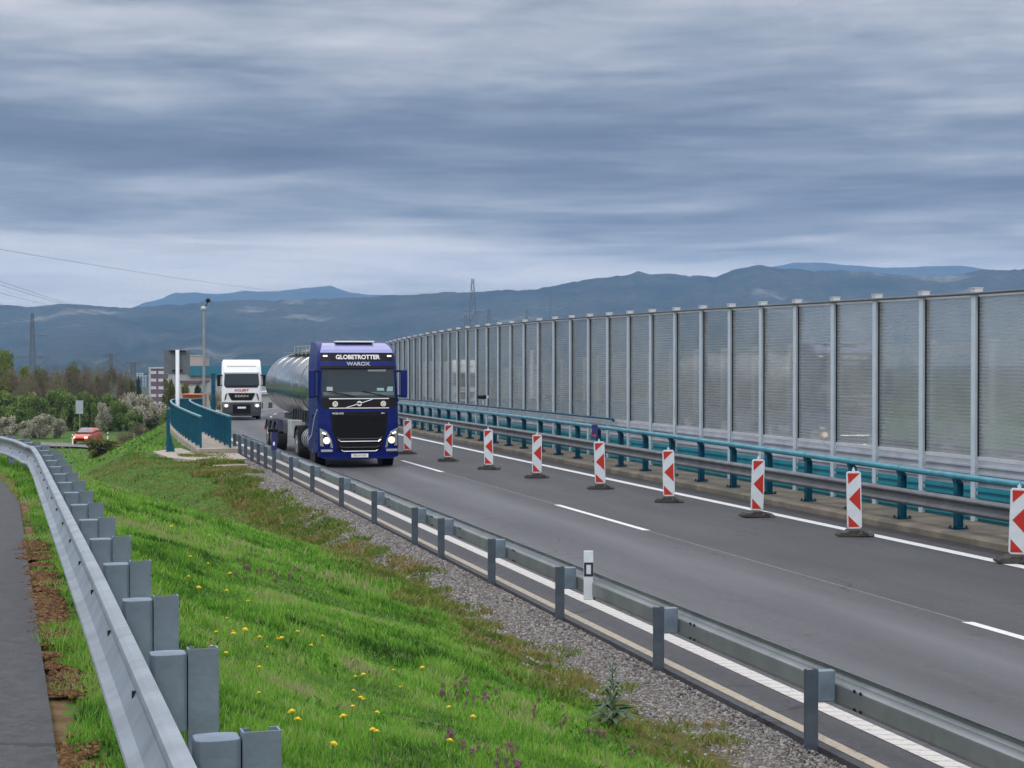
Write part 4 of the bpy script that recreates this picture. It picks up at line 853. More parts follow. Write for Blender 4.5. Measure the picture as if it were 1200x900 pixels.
for sx in (-1, 1):
    # headlamp: slanted housing with chrome surround, lit lens, lower lamp
    q = [(sx*1.19, 0.66), (sx*0.80, 0.60), (sx*0.86, 0.88), (sx*0.99, 1.10), (sx*1.20, 1.20)]
    hl = MB(); n_ = len(q); hl.add([(a, 0.015+0.10*(abs(a)/1.24)**4-0.02, b) for a, b in q] + [(a, 0.10, b) for a, b in q], [tuple(range(n_)), tuple(range(n_, 2*n_))[::-1]] + [(i, (i+1) % n_, n_+(i+1) % n_, n_+i) for i in range(n_)])
    ho_ = hl.build('headlight', LAMPG, tk, bevel=0.01)
    MB().lathe([(0.0, -0.012), (0.09, -0.006), (0.10, 0.02)], (sx*1.0, 0.0, 0.83), 'y', 20).build('lens', LAMPW, ho_)
    MB().box((sx*1.08, 0.03, 1.05), (0.12, 0.03, 0.05), 0, 0, -sx*0.4).build('daylight_strip', MARKL, ho_)
    MB().box((sx*1.0, -0.002, 0.52), (0.36, 0.03, 0.075)).build('fog_lamp', LAMPG, tk, bevel=0.01)
    mirror(tk, sx, BLUE, 2.12, 2.98, 1.22, 0.20, 0.22)
    # side window, door seam, handle, step well, white flash
    wn = MB().prism([(0.55, 2.15), (1.35, 2.15), (1.35, 2.95), (0.72, 2.95)], 'x', sx*1.238, sx*1.252).build('side_window', GLASSD, tk)
    MB().prism([(0.16, 2.00), (0.55, 2.00), (0.62, 2.15), (0.30, 2.15)], 'x', sx*1.236, sx*1.249).build('window_trim', BLACK, tk)
    sm_ = MB()
    for a, b in (((1.45, 0.7), (1.45, 3.0)), ((0.40, 0.95), (0.40, 1.9))): sm_.box((sx*1.2395, (a[0]+b[0])/2, (a[1]+b[1])/2), (0.006, 0.014, b[1]-a[1]))
    sm_.build('door_seam', BLACK, tk); MB().box((sx*1.255, 1.30, 1.55), (0.03, 0.20, 0.05)).build('door_handle', BLACK, tk)
    MB().tube([(sx*1.243, 0.35, 1.75), (sx*1.243, 0.9, 1.50), (sx*1.243, 1.5, 0.95), (sx*1.243, 2.2, 0.75)], 0.018, 5).build('white_flash', LETW, tk)
    st_ = MB()
    for k, z in enumerate((0.45, 0.80, 1.12)): st_.box((sx*1.20, 0.62, z), (0.12, 0.42, 0.06))
    st_.build('cab_steps', BLACK, tk)
    # front wheel arch, wheel, fuel tank, rear mudguards
    wa = MB().lathe([(0.56, -0.17), (0.60, -0.17), (0.60, 0.17), (0.56, 0.17)], (sx*1.06, 1.42, 0.5), 'x', 28); wa.build('wheel_arch', BLACK, tk)
    wheel(tk, sx*1.06, 1.42)
    ft = MB().lathe([(0.02, 2.55), (0.34, 2.56), (0.36, 2.60), (0.36, 4.05), (0.34, 4.09), (0.02, 4.1)], (sx*0.86, 0, 0.72), 'y', 20).build('fuel_tank', ALU, tk)
    for y in (2.9, 3.3, 3.75): MB().lathe([(0.364, y-0.025), (0.372, y-0.02), (0.372, y+0.02), (0.364, y+0.025)], (sx*0.86, 0, 0.72), 'y', 20).build('tank_strap', BLACK, ft)
    wheel(tk, sx*0.98, 5.05, 0.5, 0.52, dual=True)
    mg = MB(); 
    for k in range(10):
        a0 = PI*(0.08+0.84*k/10); a1 = PI*(0.08+0.84*(k+1)/10)
        mg.add([(sx*0.70, 5.05+0.62*math.cos(a0), 0.5+0.62*math.sin(a0)), (sx*1.26, 5.05+0.62*math.cos(a0), 0.5+0.62*math.sin(a0)), (sx*1.26, 5.05+0.62*math.cos(a1), 0.5+0.62*math.sin(a1)), (sx*0.70, 5.05+0.62*math.cos(a1), 0.5+0.62*math.sin(a1))], [(0, 1, 2, 3)])
    mg.build('mudguard', BLACK, tk)
patch(pf, [(0.27, -1.05, 1.05), (0.34, -1.22, 1.22), (0.48, -1.22, 1.22)], 0.03, 0.30, 0.10, 10).build('bumper', BLUE, tk)
MB().box((0, -0.065, 0.37), (0.52, 0.012, 0.115)).build('number_plate', PLATE, tk); text('SB 217 CK', 0.085, LETK, tk, 'lettering', (0, -0.073, 0.37), ext=0.001)
MB().box((0, 4.0, 0.80), (0.85, 5.6, 0.22)).box((0, 1.2, 0.55), (1.5, 1.2, 0.4)).build('chassis', GREYP, tk)
MB().box((0, 2.38, 2.3), (2.1, 0.05, 2.2)).build('cab_rear_wall', BLACK, tk)
# tank trailer
tkz = 2.40
tank = MB(); prof = [(0.05, 3.05), (0.55, 3.08), (0.90, 3.16), (1.06, 3.30), (1.10, 3.5), (1.13, 8.5), (1.13, 14.1), (1.08, 14.35), (0.9, 14.52), (0.5, 14.6), (0.05, 14.62)]
tank.lathe(prof, (0, 0, 0), 'y', 48); tank.v = [(x*1.08, y, z+tkz) for x, y, z in tank.v]
to = tank.build('tank', STEELT, tk, smooth=True)
for y in (4.6, 6.6, 8.6, 10.6, 12.6):
    bn = MB().lathe([(1.125, y-0.02), (1.134, y-0.015), (1.134, y+0.015), (1.125, y+0.02)], (0, 0, 0), 'y', 48); bn.v = [(x*1.08, yy, z+tkz) for x, yy, z in bn.v]; bn.build('band', STEELT, to)
wkp = MB().box((-0.35, 8.8, tkz+1.16), (0.5, 9.5, 0.03)); wkp.build('walkway', ALU, to)
rl = MB()
for y in (4.2, 5.2, 6.2, 7.2, 8.2, 9.2, 10.2): rl.tube([(-0.62, y, tkz+1.05), (-0.62, y, tkz+1.36)], 0.018, 6); 
for y in (4.2, 5.2, 6.2, 7.2, 8.2, 9.2, 10.2): rl.tube([(-0.1, y, tkz+1.1), (-0.1, y, tkz+1.36)], 0.018, 6)
rl.tube([(-0.62, 4.2, tkz+1.36), (-0.62, 10.2, tkz+1.36)], 0.02, 6).tube([(-0.1, 4.2, tkz+1.36), (-0.1, 10.2, tkz+1.36)], 0.02, 6); rl.build('top_handrail', ALU, to)
for y in (5.6, 8.2, 11.0): MB().lathe([(0.02, 1.16), (0.26, 1.16), (0.28, 1.24), (0.02, 1.27)], (0.35*0, y, tkz), 'z', 18).build('hatch', STEELT, to)
MB().box((0, 9.4, 1.18), (0.9, 10.2, 0.20)).box((0, 4.9, 1.05), (1.1, 1.6, 0.1)).build('trailer_frame', GREYP, tk)
sk = MB()
for k in range(9):
    for sx in (-1, 1): sk.box((sx*0.80, 4.2+0.62*k, 1.45), (0.05, 0.10, 0.55), 0, 0.5)
sk.build('support_brackets', GREYP, tk)
for sx in (-1, 1):
    for y in (10.9, 12.2, 13.5):
        wheel(tk, sx*1.03, y, 0.50, 0.36)
    mg = MB()
    for yc in (10.9, 12.2, 13.5):
        for k in range(8):
            a0 = PI*(0.12+0.76*k/8); a1 = PI*(0.12+0.76*(k+1)/8)
            mg.add([(sx*0.82, yc+0.6*math.cos(a0), 0.5+0.58*math.sin(a0)), (sx*1.24, yc+0.6*math.cos(a0), 0.5+0.58*math.sin(a0)), (sx*1.24, yc+0.6*math.cos(a1), 0.5+0.58*math.sin(a1)), (sx*0.82, yc+0.6*math.cos(a1), 0.5+0.58*math.sin(a1))], [(0, 1, 2, 3)])
    mg.build('trailer_mudguard', mat('mudguard_blue', (0.015, 0.015, 0.04), 0.5), tk)
    MB().box((sx*1.0, 7.2, 0.95), (0.40, 0.9, 0.55)).build('side_locker', mat('locker_white', (0.5, 0.52, 0.52), 0.4, 0, 0.2, 2), tk, bevel=0.02)
    MB().box((sx*0.95, 8.9, 0.9), (0.35, 1.3, 0.40)).build('side_locker', GREYP, tk, bevel=0.02)
    MB().box((sx*0.75, 6.3, 0.62), (0.10, 0.10, 1.1)).box((sx*0.75, 6.3, 0.10), (0.25, 0.25, 0.04)).build('landing_leg', ALU, tk)
MB().box((0, 14.6, 0.7), (2.4, 0.12, 0.16)).build('rear_bar', RED, tk)

# ---- white tractor with box trailer
WX = P(9.15, 108, 0.006); wt_ = empty('box_truck', WX, road_ang(108), 'white articulated lorry with black lower front following behind the tanker', 'truck')
pw = [(0.05, 0.30), (0.0, 0.5), (0.0, 1.15), (0.03, 1.7), (0.08, 2.05), (0.24, 2.9), (0.32, 3.0), (0.45, 3.3), (0.75, 3.65), (1.1, 3.78), (1.6, 3.80)]
cabw = cab_shell(pw, 2.3, 1.24, 0.3, 0.10, 'cab', WHITE, wt_)
wsw = patch(pw, [(2.05, -1.0, 1.0), (2.2, -1.10, 1.10), (2.9, -1.06, 1.06)], 0.012, 0.02, 0.10, 12).build('windscreen', GLASSD, wt_)
patch(pw, [(2.04, -0.95, 0.95), (2.18, -1.07, 1.07)], 0.03, 0.02, 0.10, 8).build('lower_shade', BLACK, wsw)
patch(pw, [(2.93, -1.12, 1.12), (3.0, -1.12, 1.12)], 0.05, 0.05, 0.10).build('visor', mat('visor_smoke', (0.3, 0.32, 0.34), 0.3), wt_)
patch(pw, [(3.36, -0.9, 0.9), (3.42, -0.9, 0.9)], 0.02, 0.02, 0.08).build('roof_groove', mat('groove_grey', (0.35, 0.36, 0.38), 0.4), cabw)
text('KOLERT', 0.20, LETR, wt_, 'lettering', (0, face_pt(pw, 1.86)-0.02, 1.86), (R(86), 0, 0), sx=1.2, bold=0.006)
gw_ = patch(pw, [(1.24, -0.60, 0.60), (1.32, -0.68, 0.68), (1.66, -0.84, 0.84), (1.70, -0.82, 0.82)], 0.03, 0.04, 0.05, 8).build('grille', BLACK, wt_)
text('MAN', 0.17, CHROME, gw_, 'lettering', (0, -0.04, 1.50), sx=2.2, bold=0.012)
patch(pw, [(0.25, -1.16, 1.16), (0.5, -1.22, 1.22), (1.12, -1.22, 1.22)], 0.02, 0.10, 0.10, 10).build('black_bumper', GREYP, wt_)
MB().box((0, -0.05, 0.70), (1.1, 0.03, 0.55)).build('air_intake', BLACK, wt_)
MB().box((0, -0.075, 0.78), (0.52, 0.012, 0.12)).build('number_plate', PLATE, wt_)
for sx in (-1, 1):
    hw2 = MB().box((sx*0.96, 0.03, 0.90), (0.38, 0.12, 0.24)).build('headlight', LAMPG, wt_, bevel=0.03)
    MB().lathe([(0, -0.012), (0.085, -0.006), (0.09, 0.03)], (sx*0.96, -0.035, 0.90), 'y', 16).build('lens', LAMPC, hw2)
    MB().prism([(sx*1.02, 1.28), (sx*1.08, 1.28), (sx*1.00, 1.62), (sx*0.90, 1.70)], 'y', -0.01, 0.08).build('air_slot', BLACK, wt_)
    mirror(wt_, sx, BLACK, 2.12, 2.86, 1.22, 0.20, 0.25)
    MB().prism([(0.50, 2.15), (1.3, 2.15), (1.3, 2.9), (0.68, 2.9)], 'x', sx*1.238, sx*1.252).build('side_window', GLASSD, wt_)
    wheel(wt_, sx*1.05, 1.4); wheel(wt_, sx*0.98, 5.0, 0.5, 0.52, dual=True)
    for y in (10.5, 11.8, 13.1): wheel(wt_, sx*1.03, y, 0.5, 0.36)
MB().box((0, 7.5, 0.95), (0.9, 12.5, 0.25)).build('chassis', GREYP, wt_)
MB().box((0, 9.3, 2.42), (2.50, 12.8, 2.55)).build('box_body', mat('trailer_white', (0.6, 0.62, 0.64), 0.45, 0, 0.12, 1), wt_, bevel=0.03)
# rising sheen under the truck: none, the road is dry

# ---- red car on the lower road
cx, cy, cz = at(93, 519, 160); rc = empty('car', (cx, cy, -4.40), R(-7), 'small red hatchback with lit headlamps on the lower road at far left', 'car')
CR = mat('car_red', (0.50, 0.05, 0.02), 0.3, 0, 0.1, 2, coat=0.8)
def loft(sections, m, par, name, bevel=0.04):
    """sections along y: (y, half width, z low, z high, top half width)"""
    vs = []; n = 8
    for y, hw_, zl, zh, tw in sections:
        vs += [(-hw_*0.92, y, zl), (-hw_, y, zl+0.12), (-hw_, y, zl+(zh-zl)*0.6), (-tw, y, zh), (tw, y, zh), (hw_, y, zl+(zh-zl)*0.6), (hw_, y, zl+0.12), (hw_*0.92, y, zl)]
    m_ = len(sections); fs = [(i*n+j, i*n+(j+1) % n, (i+1)*n+(j+1) % n, (i+1)*n+j) for i in range(m_-1) for j in range(n)] + [tuple(range(n)), tuple(range((m_-1)*n, m_*n))[::-1]]
    return MB().add(vs, fs).build(name, m, par, bevel=bevel)
body = loft([(0, 0.70, 0.28, 0.62, 0.62), (0.12, 0.82, 0.22, 0.74, 0.74), (0.9, 0.86, 0.20, 0.90, 0.78), (1.3, 0.87, 0.20, 0.95, 0.80), (3.2, 0.87, 0.20, 0.98, 0.80), (3.85, 0.84, 0.24, 0.96, 0.78), (4.0, 0.76, 0.30, 0.85, 0.70)], CR, rc, 'body')
loft([(1.15, 0.76, 0.90, 0.96, 0.74), (1.75, 0.76, 0.90, 1.38, 0.60), (2.2, 0.77, 0.90, 1.45, 0.60), (3.2, 0.76, 0.90, 1.42, 0.58), (3.85, 0.72, 0.90, 1.02, 0.60)], CR, rc, 'roof', 0.03)
MB().add([(-0.68, 1.20, 0.99), (0.68, 1.20, 0.99), (0.56, 1.74, 1.37), (-0.56, 1.74, 1.37)], [(0, 1, 2, 3)]).add([(-0.68, 1.17, 0.97), (0.68, 1.17, 0.97), (0.56, 1.70, 1.39), (-0.56, 1.70, 1.39)], [(0, 1, 2, 3)]).build('windscreen', mat('car_glass', (0.12, 0.15, 0.18), 0.05, 0, coat=1), rc)
for sx in (-1, 1):
    MB().add([(sx*0.775, 1.5, 1.0), (sx*0.785, 3.4, 1.02), (sx*0.66, 3.1, 1.34), (sx*0.65, 1.95, 1.35)], [(0, 1, 2, 3)]).build('side_window', GLASSD, rc)
    MB().box((sx*0.60, 0.02, 0.62), (0.30, 0.10, 0.14)).build('headlight', LAMPW, rc)
    MB().box((sx*0.93, 1.45, 1.0), (0.16, 0.1, 0.12)).build('mirror', CR, rc)
    for y in (0.78, 3.2): wheel(rc, sx*0.78, y, 0.31, 0.20)
MB().box((0, -0.02, 0.42), (0.9, 0.06, 0.16)).build('grille', BLACK, rc)

# ------------------------------------------------------------------ signs, poles, lamps
sp = empty('road_sign', at(208, 500, 100)[:2] + (-4.0,), R(12), 'back of a large grey sign plate on a thick white pole left of the bridge', 'sign')
MB().tube([(0, 0, 0), (0, 0, 7.95)], 0.115, 12).build('pole', mat('pole_white', (0.62, 0.66, 0.70), 0.4), sp, smooth=True)
MB().box((-0.03, 0.22, 7.25), (1.5, 0.05, 1.38)).build('plate', mat('sign_back', (0.13, 0.15, 0.17), 0.6, 0.2, 0.15, 2), sp)
MB().box((0, 0.1, 7.88), (0.95, 0.16, 0.06)).box((0, 0.1, 6.75), (0.6, 0.16, 0.06)).build('brackets', BLACK, sp)
lp = empty('street_lamp', at(239, 470, 130)[:2] + (-3.0,), 0, 'tall slim grey lamp column with round head and camera beside the white truck', 'street lamp')
MB().tube([(0, 0, 0), (0, 0, 10.2)], 0.13, 10, r2=0.09).build('column', mat('lamp_column', (0.30, 0.32, 0.32), 0.5, 0.3, 0.2, 2), lp)
MB().lathe([(0.02, 10.1), (0.18, 10.18), (0.24, 10.3), (0.16, 10.45), (0.02, 10.5)], (-0.02, 0, 0), 'z', 14).build('lamp_head', mat('lamp_globe', (0.4, 0.42, 0.44), 0.4), lp, smooth=True)
MB().tube([(0.0, 0, 10.3), (0.30, 0, 10.75)], 0.03, 6).lathe([(0.02, 10.75), (0.18, 10.8), (0.18, 11.0), (0.02, 11.1)], (0.32, 0, 0), 'z', 10).build('camera', BLACK, lp)
s2_ = empty('road_sign', at(93, 500, 185)[:2] + (-4.5,), R(-10), 'small grey back of a road sign on a post above the red car', 'sign')
MB().box((0, 0, 2.9), (0.85, 0.04, 1.45)).build('plate', mat('sign_back_light', (0.33, 0.37, 0.42), 0.6), s2_); MB().tube([(0, 0.05, 0), (0, 0.05, 3.2)], 0.05, 8).build('post', ALU, s2_)
for px, py, Y, lb in ((85, 512, 160, 'white marker post left of the red car'), (126, 507, 163, 'white marker post first to the right of the red car'), (157, 505, 170, 'short white marker post on the grass between two others'), (169, 502, 172, 'white marker post on the grass slope nearest the bridge')):
    x, y, z = at(px, py, Y); z = float(ground(np.array([x]), np.array([y]))[0][0])
    d_ = empty('marker_post', (x, y, z), 0, lb, 'marker post', 'white marker posts along the lower road')
    MB().prism([(-0.07, -0.05), (0.07, -0.05), (0.05, 0.05), (-0.05, 0.05)], 'z', 0, 1.15, 0.8).build('post', LETW, d_); MB().box((0, -0.06, 0.92), (0.15, 0.02, 0.14)).build('band', BLACK, d_)
tp = empty('teal_column', at(250, 492, 112)[:2] + (-0.35,), 0, 'teal steel column standing left of the white truck', 'column')
MB().box((0, 0, 1.35), (0.24, 0.22, 2.9)).box((0, 0, 2.82), (0.30, 0.28, 0.06)).build('column', TEAL, tp)

# pylons
LAT = mat('pylon_steel', (0.14, 0.16, 0.19), 0.6, 0.3)
def pylon(name, label, px, ytop, Y, base, wb, wtp, arms, bar=0.12, cat='pylon', grp='lattice pylons on the plain'):
    x, y, zt_ = at(px, ytop, Y); H = zt_-base; o = empty(name, (x, y, base), 0, label, cat, grp); m_ = MB()
    hw_ = lambda f: (wb*(1-f)+wtp*f)/2
    nb = 9; fr2 = [1-(1-k/nb)**1.25 for k in range(nb+1)]
    for sx in (-1, 1):
        for sy in (-1, 1): m_.tube([(sx*hw_(0), sy*hw_(0), 0), (sx*hw_(1), sy*hw_(1), H)], bar*1.2, 4)
    for a, b in zip(fr2[:-1], fr2[1:]):
        for sy in (-1, 1):
            for s1 in (-1, 1): m_.tube([(s1*hw_(a), sy*hw_(a), a*H), (-s1*hw_(b), sy*hw_(b), b*H)], bar*0.7, 4)
            m_.tube([(-hw_(b), sy*hw_(b), b*H), (hw_(b), sy*hw_(b), b*H)], bar*0.7, 4)
    m_.build('lattice', LAT, o)
    for (zf, wl, wr) in arms:
        am = MB(); z = zf*H; w0 = hw_(zf)
        for sx, L_ in ((-1, wl), (1, wr)):
            if L_ <= 0: continue
            am.tube([(sx*w0, 0, z+bar*4), (sx*L_, 0, z)], bar, 4).tube([(sx*w0, 0, z-bar*2), (sx*L_, 0, z)], bar, 4)
            am.tube([(sx*L_, 0, z), (sx*L_, 0, z-bar*9)], bar*0.8, 4).tube([(sx*L_*0.6, 0, z), (sx*L_*0.6, 0, z-bar*9)], bar*0.8, 4)
        am.build('crossarm', LAT, o)
    return o
pylon('pylon', 'tall dark lattice pylon with one low crossarm behind the noise barrier', 554, 327, 700, -15, 7.0, 0.8, [(0.745, 3.6, 3.6)], 0.12)
pylon('pylon', 'faint slim pylon just right of the tallest lattice pylon', 573, 362, 1000, -15, 7.0, 0.8, [], 0.20)
pylon('pylon', 'short faint pylon left of the tallest lattice pylon, behind the barrier', 546, 368, 1000, -15, 4.5, 1.0, [(0.93, 3, 3)], 0.18)
pylon('pylon', 'stubby faint pylon with crossarm farther right over the barrier', 617, 363, 1100, -15, 5, 1.2, [(0.93, 5, 4)], 0.2)
pylon('mast', 'pale thin striped mast on the lower hillside', 645, 341, 1500, -15, 2.6, 1.6, [], 0.16, 'mast', 'lattice pylons on the plain')
pylon('pylon', 'grey lattice pylon with staggered crossarms above the bushes at far left', 38, 367, 420, -12, 2.0, 0.5, [(0.80, 0, 3.4), (0.61, 3.9, 3.6)], 0.075)
pylon('pylon', 'small T-shaped power pole behind the bare brown bushes', 130, 414, 330, -6, 0.7, 0.4, [(0.985, 1.5, 1.5)], 0.06)
pylon('pylon', 'small T-shaped power pole on a stout trunk left of the purple block', 156, 424, 330, -6, 1.1, 0.7, [(0.985, 1.5, 1.5)], 0.07)
WIRE = mat('wire', (0.10, 0.11, 0.13), 0.6)
pw_ = empty('power_line', at(0, 330, 200), 0, 'thin power cables sagging down from the top left across the sky', 'power cables')
for a, b in (((-60, 309, 120), (250, 394, 420)), ((-60, 315, 120), (250, 392, 430)), ((-60, 327, 130), (236, 386, 430)), ((-60, 282, 110), (420, 345, 480)), ((38, 413, 420), (190, 424, 330))):
    A, B = Vector(at(*a)), Vector(at(*b)); pts = []
    for k in range(17):
        t_ = k/16; p = A.lerp(B, t_); p.z -= 4*1.2*t_*(1-t_); pts.append(p - pw_.location)
    MB().tube(pts, 0.014, 4).build('cable', WIRE, pw_)

# ------------------------------------------------------------------ distant buildings
def building(name, label, px0, px1, ytop, Y, base, depth, wall, floors, cols, wm, roof=None, rh=0.5, win=(0.5, 0.5), cat='building', rz=0.0, win_rows=None):
    x0 = (px0-600)/F*Y; x1 = (px1-600)/F*Y; zt_ = CAMZ-(ytop-HZ)/F*Y; W = x1-x0; H = zt_-base
    o = empty(name, ((x0+x1)/2, Y, base), rz, label, cat)
    MB().box((0, depth/2, H/2), (W, depth, H)).build('walls', wall, o)
    MB().box((0, depth/2, H+rh/2), (W+0.6, depth+0.6, rh)).build('roof', roof or wall, o)
    if floors:
        fh = H/floors; cw = W/cols
        for i in range(floors):
            for j in range(cols):
                xx = -W/2+(j+0.5)*cw; z_ = (i+0.5)*fh
                f_ = MB().box((xx, -0.03, z_), (cw*win[0], 0.10, fh*win[1])).build('window', wm, o)
    return o
PURP = mat('purple_brown_render', (0.15, 0.085, 0.11), 0.8, 0, 0.2, 0.3); WINW = mat('window_white', (0.55, 0.56, 0.6), 0.4); WIND = mat('window_dark', (0.05, 0.06, 0.08), 0.2)
GREYW = mat('grey_cladding', (0.36, 0.39, 0.40), 0.7, 0, 0.2, 0.2); TROOF = mat('teal_roof', (0.015, 0.14, 0.21), 0.5); PALE = mat('pale_render', (0.45, 0.47, 0.5), 0.8, 0, 0.15, 0.3)
bb = building('apartment_block', 'purple-brown apartment block with pale window bands left of the sign pole', 175, 222, 432, 600, -15, 12, PURP, 6, 5, WINW, PALE, 0.5, (0.72, 0.38))
MB().box((-0.2, 4, 19.4), (3.2, 3, 1.6)).build('roof_hut', PALE, bb)
MB().box((-6.8, -0.12, 8.2), (0.7, 0.3, 16.4)).build('stair_strip', PALE, bb)
hb = building('industrial_hall', 'long grey hall with teal roof edge behind the white truck', 197, 352, 437, 350, -11, 30, GREYW, 0, 0, None, TROOF, 0.02)
bh = MB().box((0.0, -0.15, 9.6), (0, 0, 0)); W_ = (352-197)/F*350
MB().box((1.8, -0.3, 12.55), (W_-5.0, 0.8, 2.0)).build('roof_fascia', TROOF, hb)
for k in range(11): MB().box((-W_/2+1.2+k*2.4, -0.05, 6.3), (0.16, 0.14, 10.5)).build('wall_rib', PALE, hb)
for k in range(4): MB().box((-W_/2+6.5+k*5.2, -0.08, 5.6), (2.6, 0.2, 3.0)).build('window', WIND, hb)
building('tower_block', 'pale slim tower block left of the purple apartment block', 158, 164, 438, 1300, -15, 12, PALE, 8, 2, WIND, PALE, 0.5)
building('tower_block', 'grey-blue tower block just left of the purple apartment block', 166, 172, 441, 1300, -15, 12, mat('greyblue_render', (0.12, 0.14, 0.18), 0.8), 8, 2, WINW, PALE, 0.5)
building('rooftop_house', 'pale pinkish building above the teal roof, beside the lamp column', 222, 240, 417, 800, -15, 12, mat('pinkish_render', (0.42, 0.34, 0.30), 0.8), 0, 0, None, PALE, 0.4)
building('low_shed', 'low white-and-purple shed behind the walkway railing', 212, 232, 449, 260, -6, 8, mat('shed_white', (0.42, 0.42, 0.42), 0.7), 0, 0, None, PURP, 0.4)
building('site_container', 'orange site container behind the walkway railing', 214, 236, 463, 180, -4, 3, mat('orange_paint', (0.55, 0.15, 0.04), 0.5, 0, 0.2, 1), 1, 3, mat('container_panel', (0.38, 0.11, 0.04), 0.5), mat('orange_paint', (0.55, 0.15, 0.04)), 0.1, (0.6, 0.6), 'container')
building('low_shed', 'low grey shed seen between the two trucks', 300, 345, 462, 210, -4, 8, GREYW, 1, 4, WIND, PALE, 0.3, (0.4, 0.4))

# ------------------------------------------------------------------ trees and shrubs
def leaf_mat(name, stops):
    m = bpy.data.materials.new(name); m.use_nodes = True; t = m.node_tree; b = t.nodes['Principled BSDF']
    a = N(t, 'ShaderNodeAttribute'); a.attribute_name = 'tint'
    c = ramp(t, a.outputs['Fac'], stops); t.links.new(c, b.inputs['Base Color']); b.inputs['Roughness'].default_value = 0.7; b.inputs['Specular IOR Level'].default_value = 0.2
    tl = N(t, 'ShaderNodeBsdfTranslucent'); t.links.new(c, tl.inputs[0]); mx_ = N(t, 'ShaderNodeMixShader'); mx_.inputs[0].default_value = 0.3
    t.links.new(b.outputs[0], mx_.inputs[1]); t.links.new(tl.outputs[0], mx_.inputs[2]); t.links.new(mx_.outputs[0], t.nodes['Material Output'].inputs[0]); return m
LM = {'green': leaf_mat('leaf_green', [(0, (0.05, 0.10, 0.02)), (0.4, (0.14, 0.21, 0.045)), (1, (0.27, 0.33, 0.10))]),
      'willow': leaf_mat('leaf_willow', [(0, (0.11, 0.15, 0.02)), (0.5, (0.18, 0.23, 0.03)), (1, (0.28, 0.33, 0.05))]),
      'bare': leaf_mat('leaf_bare', [(0, (0.10, 0.085, 0.055)), (0.5, (0.18, 0.145, 0.10)), (1, (0.23, 0.23, 0.11))]),
      'olive': leaf_mat('leaf_olive', [(0, (0.08, 0.085, 0.025)), (0.5, (0.15, 0.155, 0.04)), (1, (0.22, 0.23, 0.07))]),
      'dark': leaf_mat('leaf_dark', [(0, (0.015, 0.03, 0.018)), (1, (0.03, 0.055, 0.03))]),
      'white': leaf_mat('leaf_white', [(0, (0.14, 0.13, 0.07)), (0.3, (0.34, 0.32, 0.24)), (1, (0.66, 0.63, 0.55))])}
BARK = mat('bark', (0.09, 0.065, 0.05), 0.9, 0, 0.3, 5)
def shrub_mesh(kind, seed, n, leaf, upright=0.0):
    r = np.random.default_rng(seed); k = 26
    # clumps through a flattened dome
    cc = r.normal(size=(k, 3)); cc /= np.linalg.norm(cc, axis=1)[:, None]; cc *= (r.random(k)**0.5)[:, None]*np.array([0.40, 0.40, 0.40])
    cc[:, 2] = 0.06+0.66*r.random(k)**0.8; cc[:, :2] *= (1.15-0.55*cc[:, 2:3]**2); rad = r.uniform(0.07, 0.19, k)
    ci = r.integers(0, k, n); p = r.normal(size=(n, 3)); p /= np.linalg.norm(p, axis=1)[:, None]; p *= (r.random(n)**0.4)[:, None]
    c = cc[ci] + p*rad[ci][:, None]*np.array([1, 1, 1.0+upright]); c[:, 2] = np.maximum(c[:, 2], 0.01)
    a = r.normal(size=(n, 3)); a /= np.linalg.norm(a, axis=1)[:, None]; b = np.cross(a, r.normal(size=(n, 3))); b /= np.linalg.norm(b, axis=1)[:, None]
    if upright: a = a*0.3 + np.array([0, 0, 1.0])*upright; 
    s_ = leaf*r.uniform(0.6, 1.3, n)[:, None]
    w_ = 0.22 if kind == 'bare' else 0.7
    V = np.stack([c - a*s_ - b*s_*w_*0.5, c - a*s_*0.2 + b*s_*w_, c + a*s_, c + a*s_*0.1 - b*s_*w_], 1).reshape(-1, 3)
    q = np.arange(4*n).reshape(n, 4); tint = np.clip(r.normal(0.45, 0.16, k)[ci] + r.normal(0, 0.16, n), 0, 1)
    return V, q, np.repeat(tint, 4)
CROWNS = {}
def crown(kind, variant):
    key = (kind, variant)
    if key not in CROWNS:
        V, q, ti = shrub_mesh(kind, 100+variant*7+len(kind), 5200 if kind != 'bare' else 7000, 0.028 if kind != 'bare' else 0.034, 0.45 if kind == 'bare' else 0.0)
        o = fast('crown', V, [q], LM[kind], {'tint': ti}); CROWNS[key] = o.data; COL.objects.unlink(o); bpy.data.objects.remove(o)
    return CROWNS[key]
rs = random.Random(3)
TRUNK = {}
def trunk_mesh(v):
    if v not in TRUNK:
        m_ = MB(); r_ = random.Random(v)
        for k in range(7):
            a = r_.uniform(0, 2*PI); L_ = r_.uniform(0.25, 0.45); m_.tube([(0, 0, 0), (0.08*math.cos(a), 0.08*math.sin(a), 0.25), (L_*0.8*math.cos(a), L_*0.8*math.sin(a), 0.45+L_)], 0.018, 5, r2=0.004)
        o = m_.build('trunk', BARK); TRUNK[v] = o.data; COL.objects.unlink(o); bpy.data.objects.remove(o)
    return TRUNK[v]
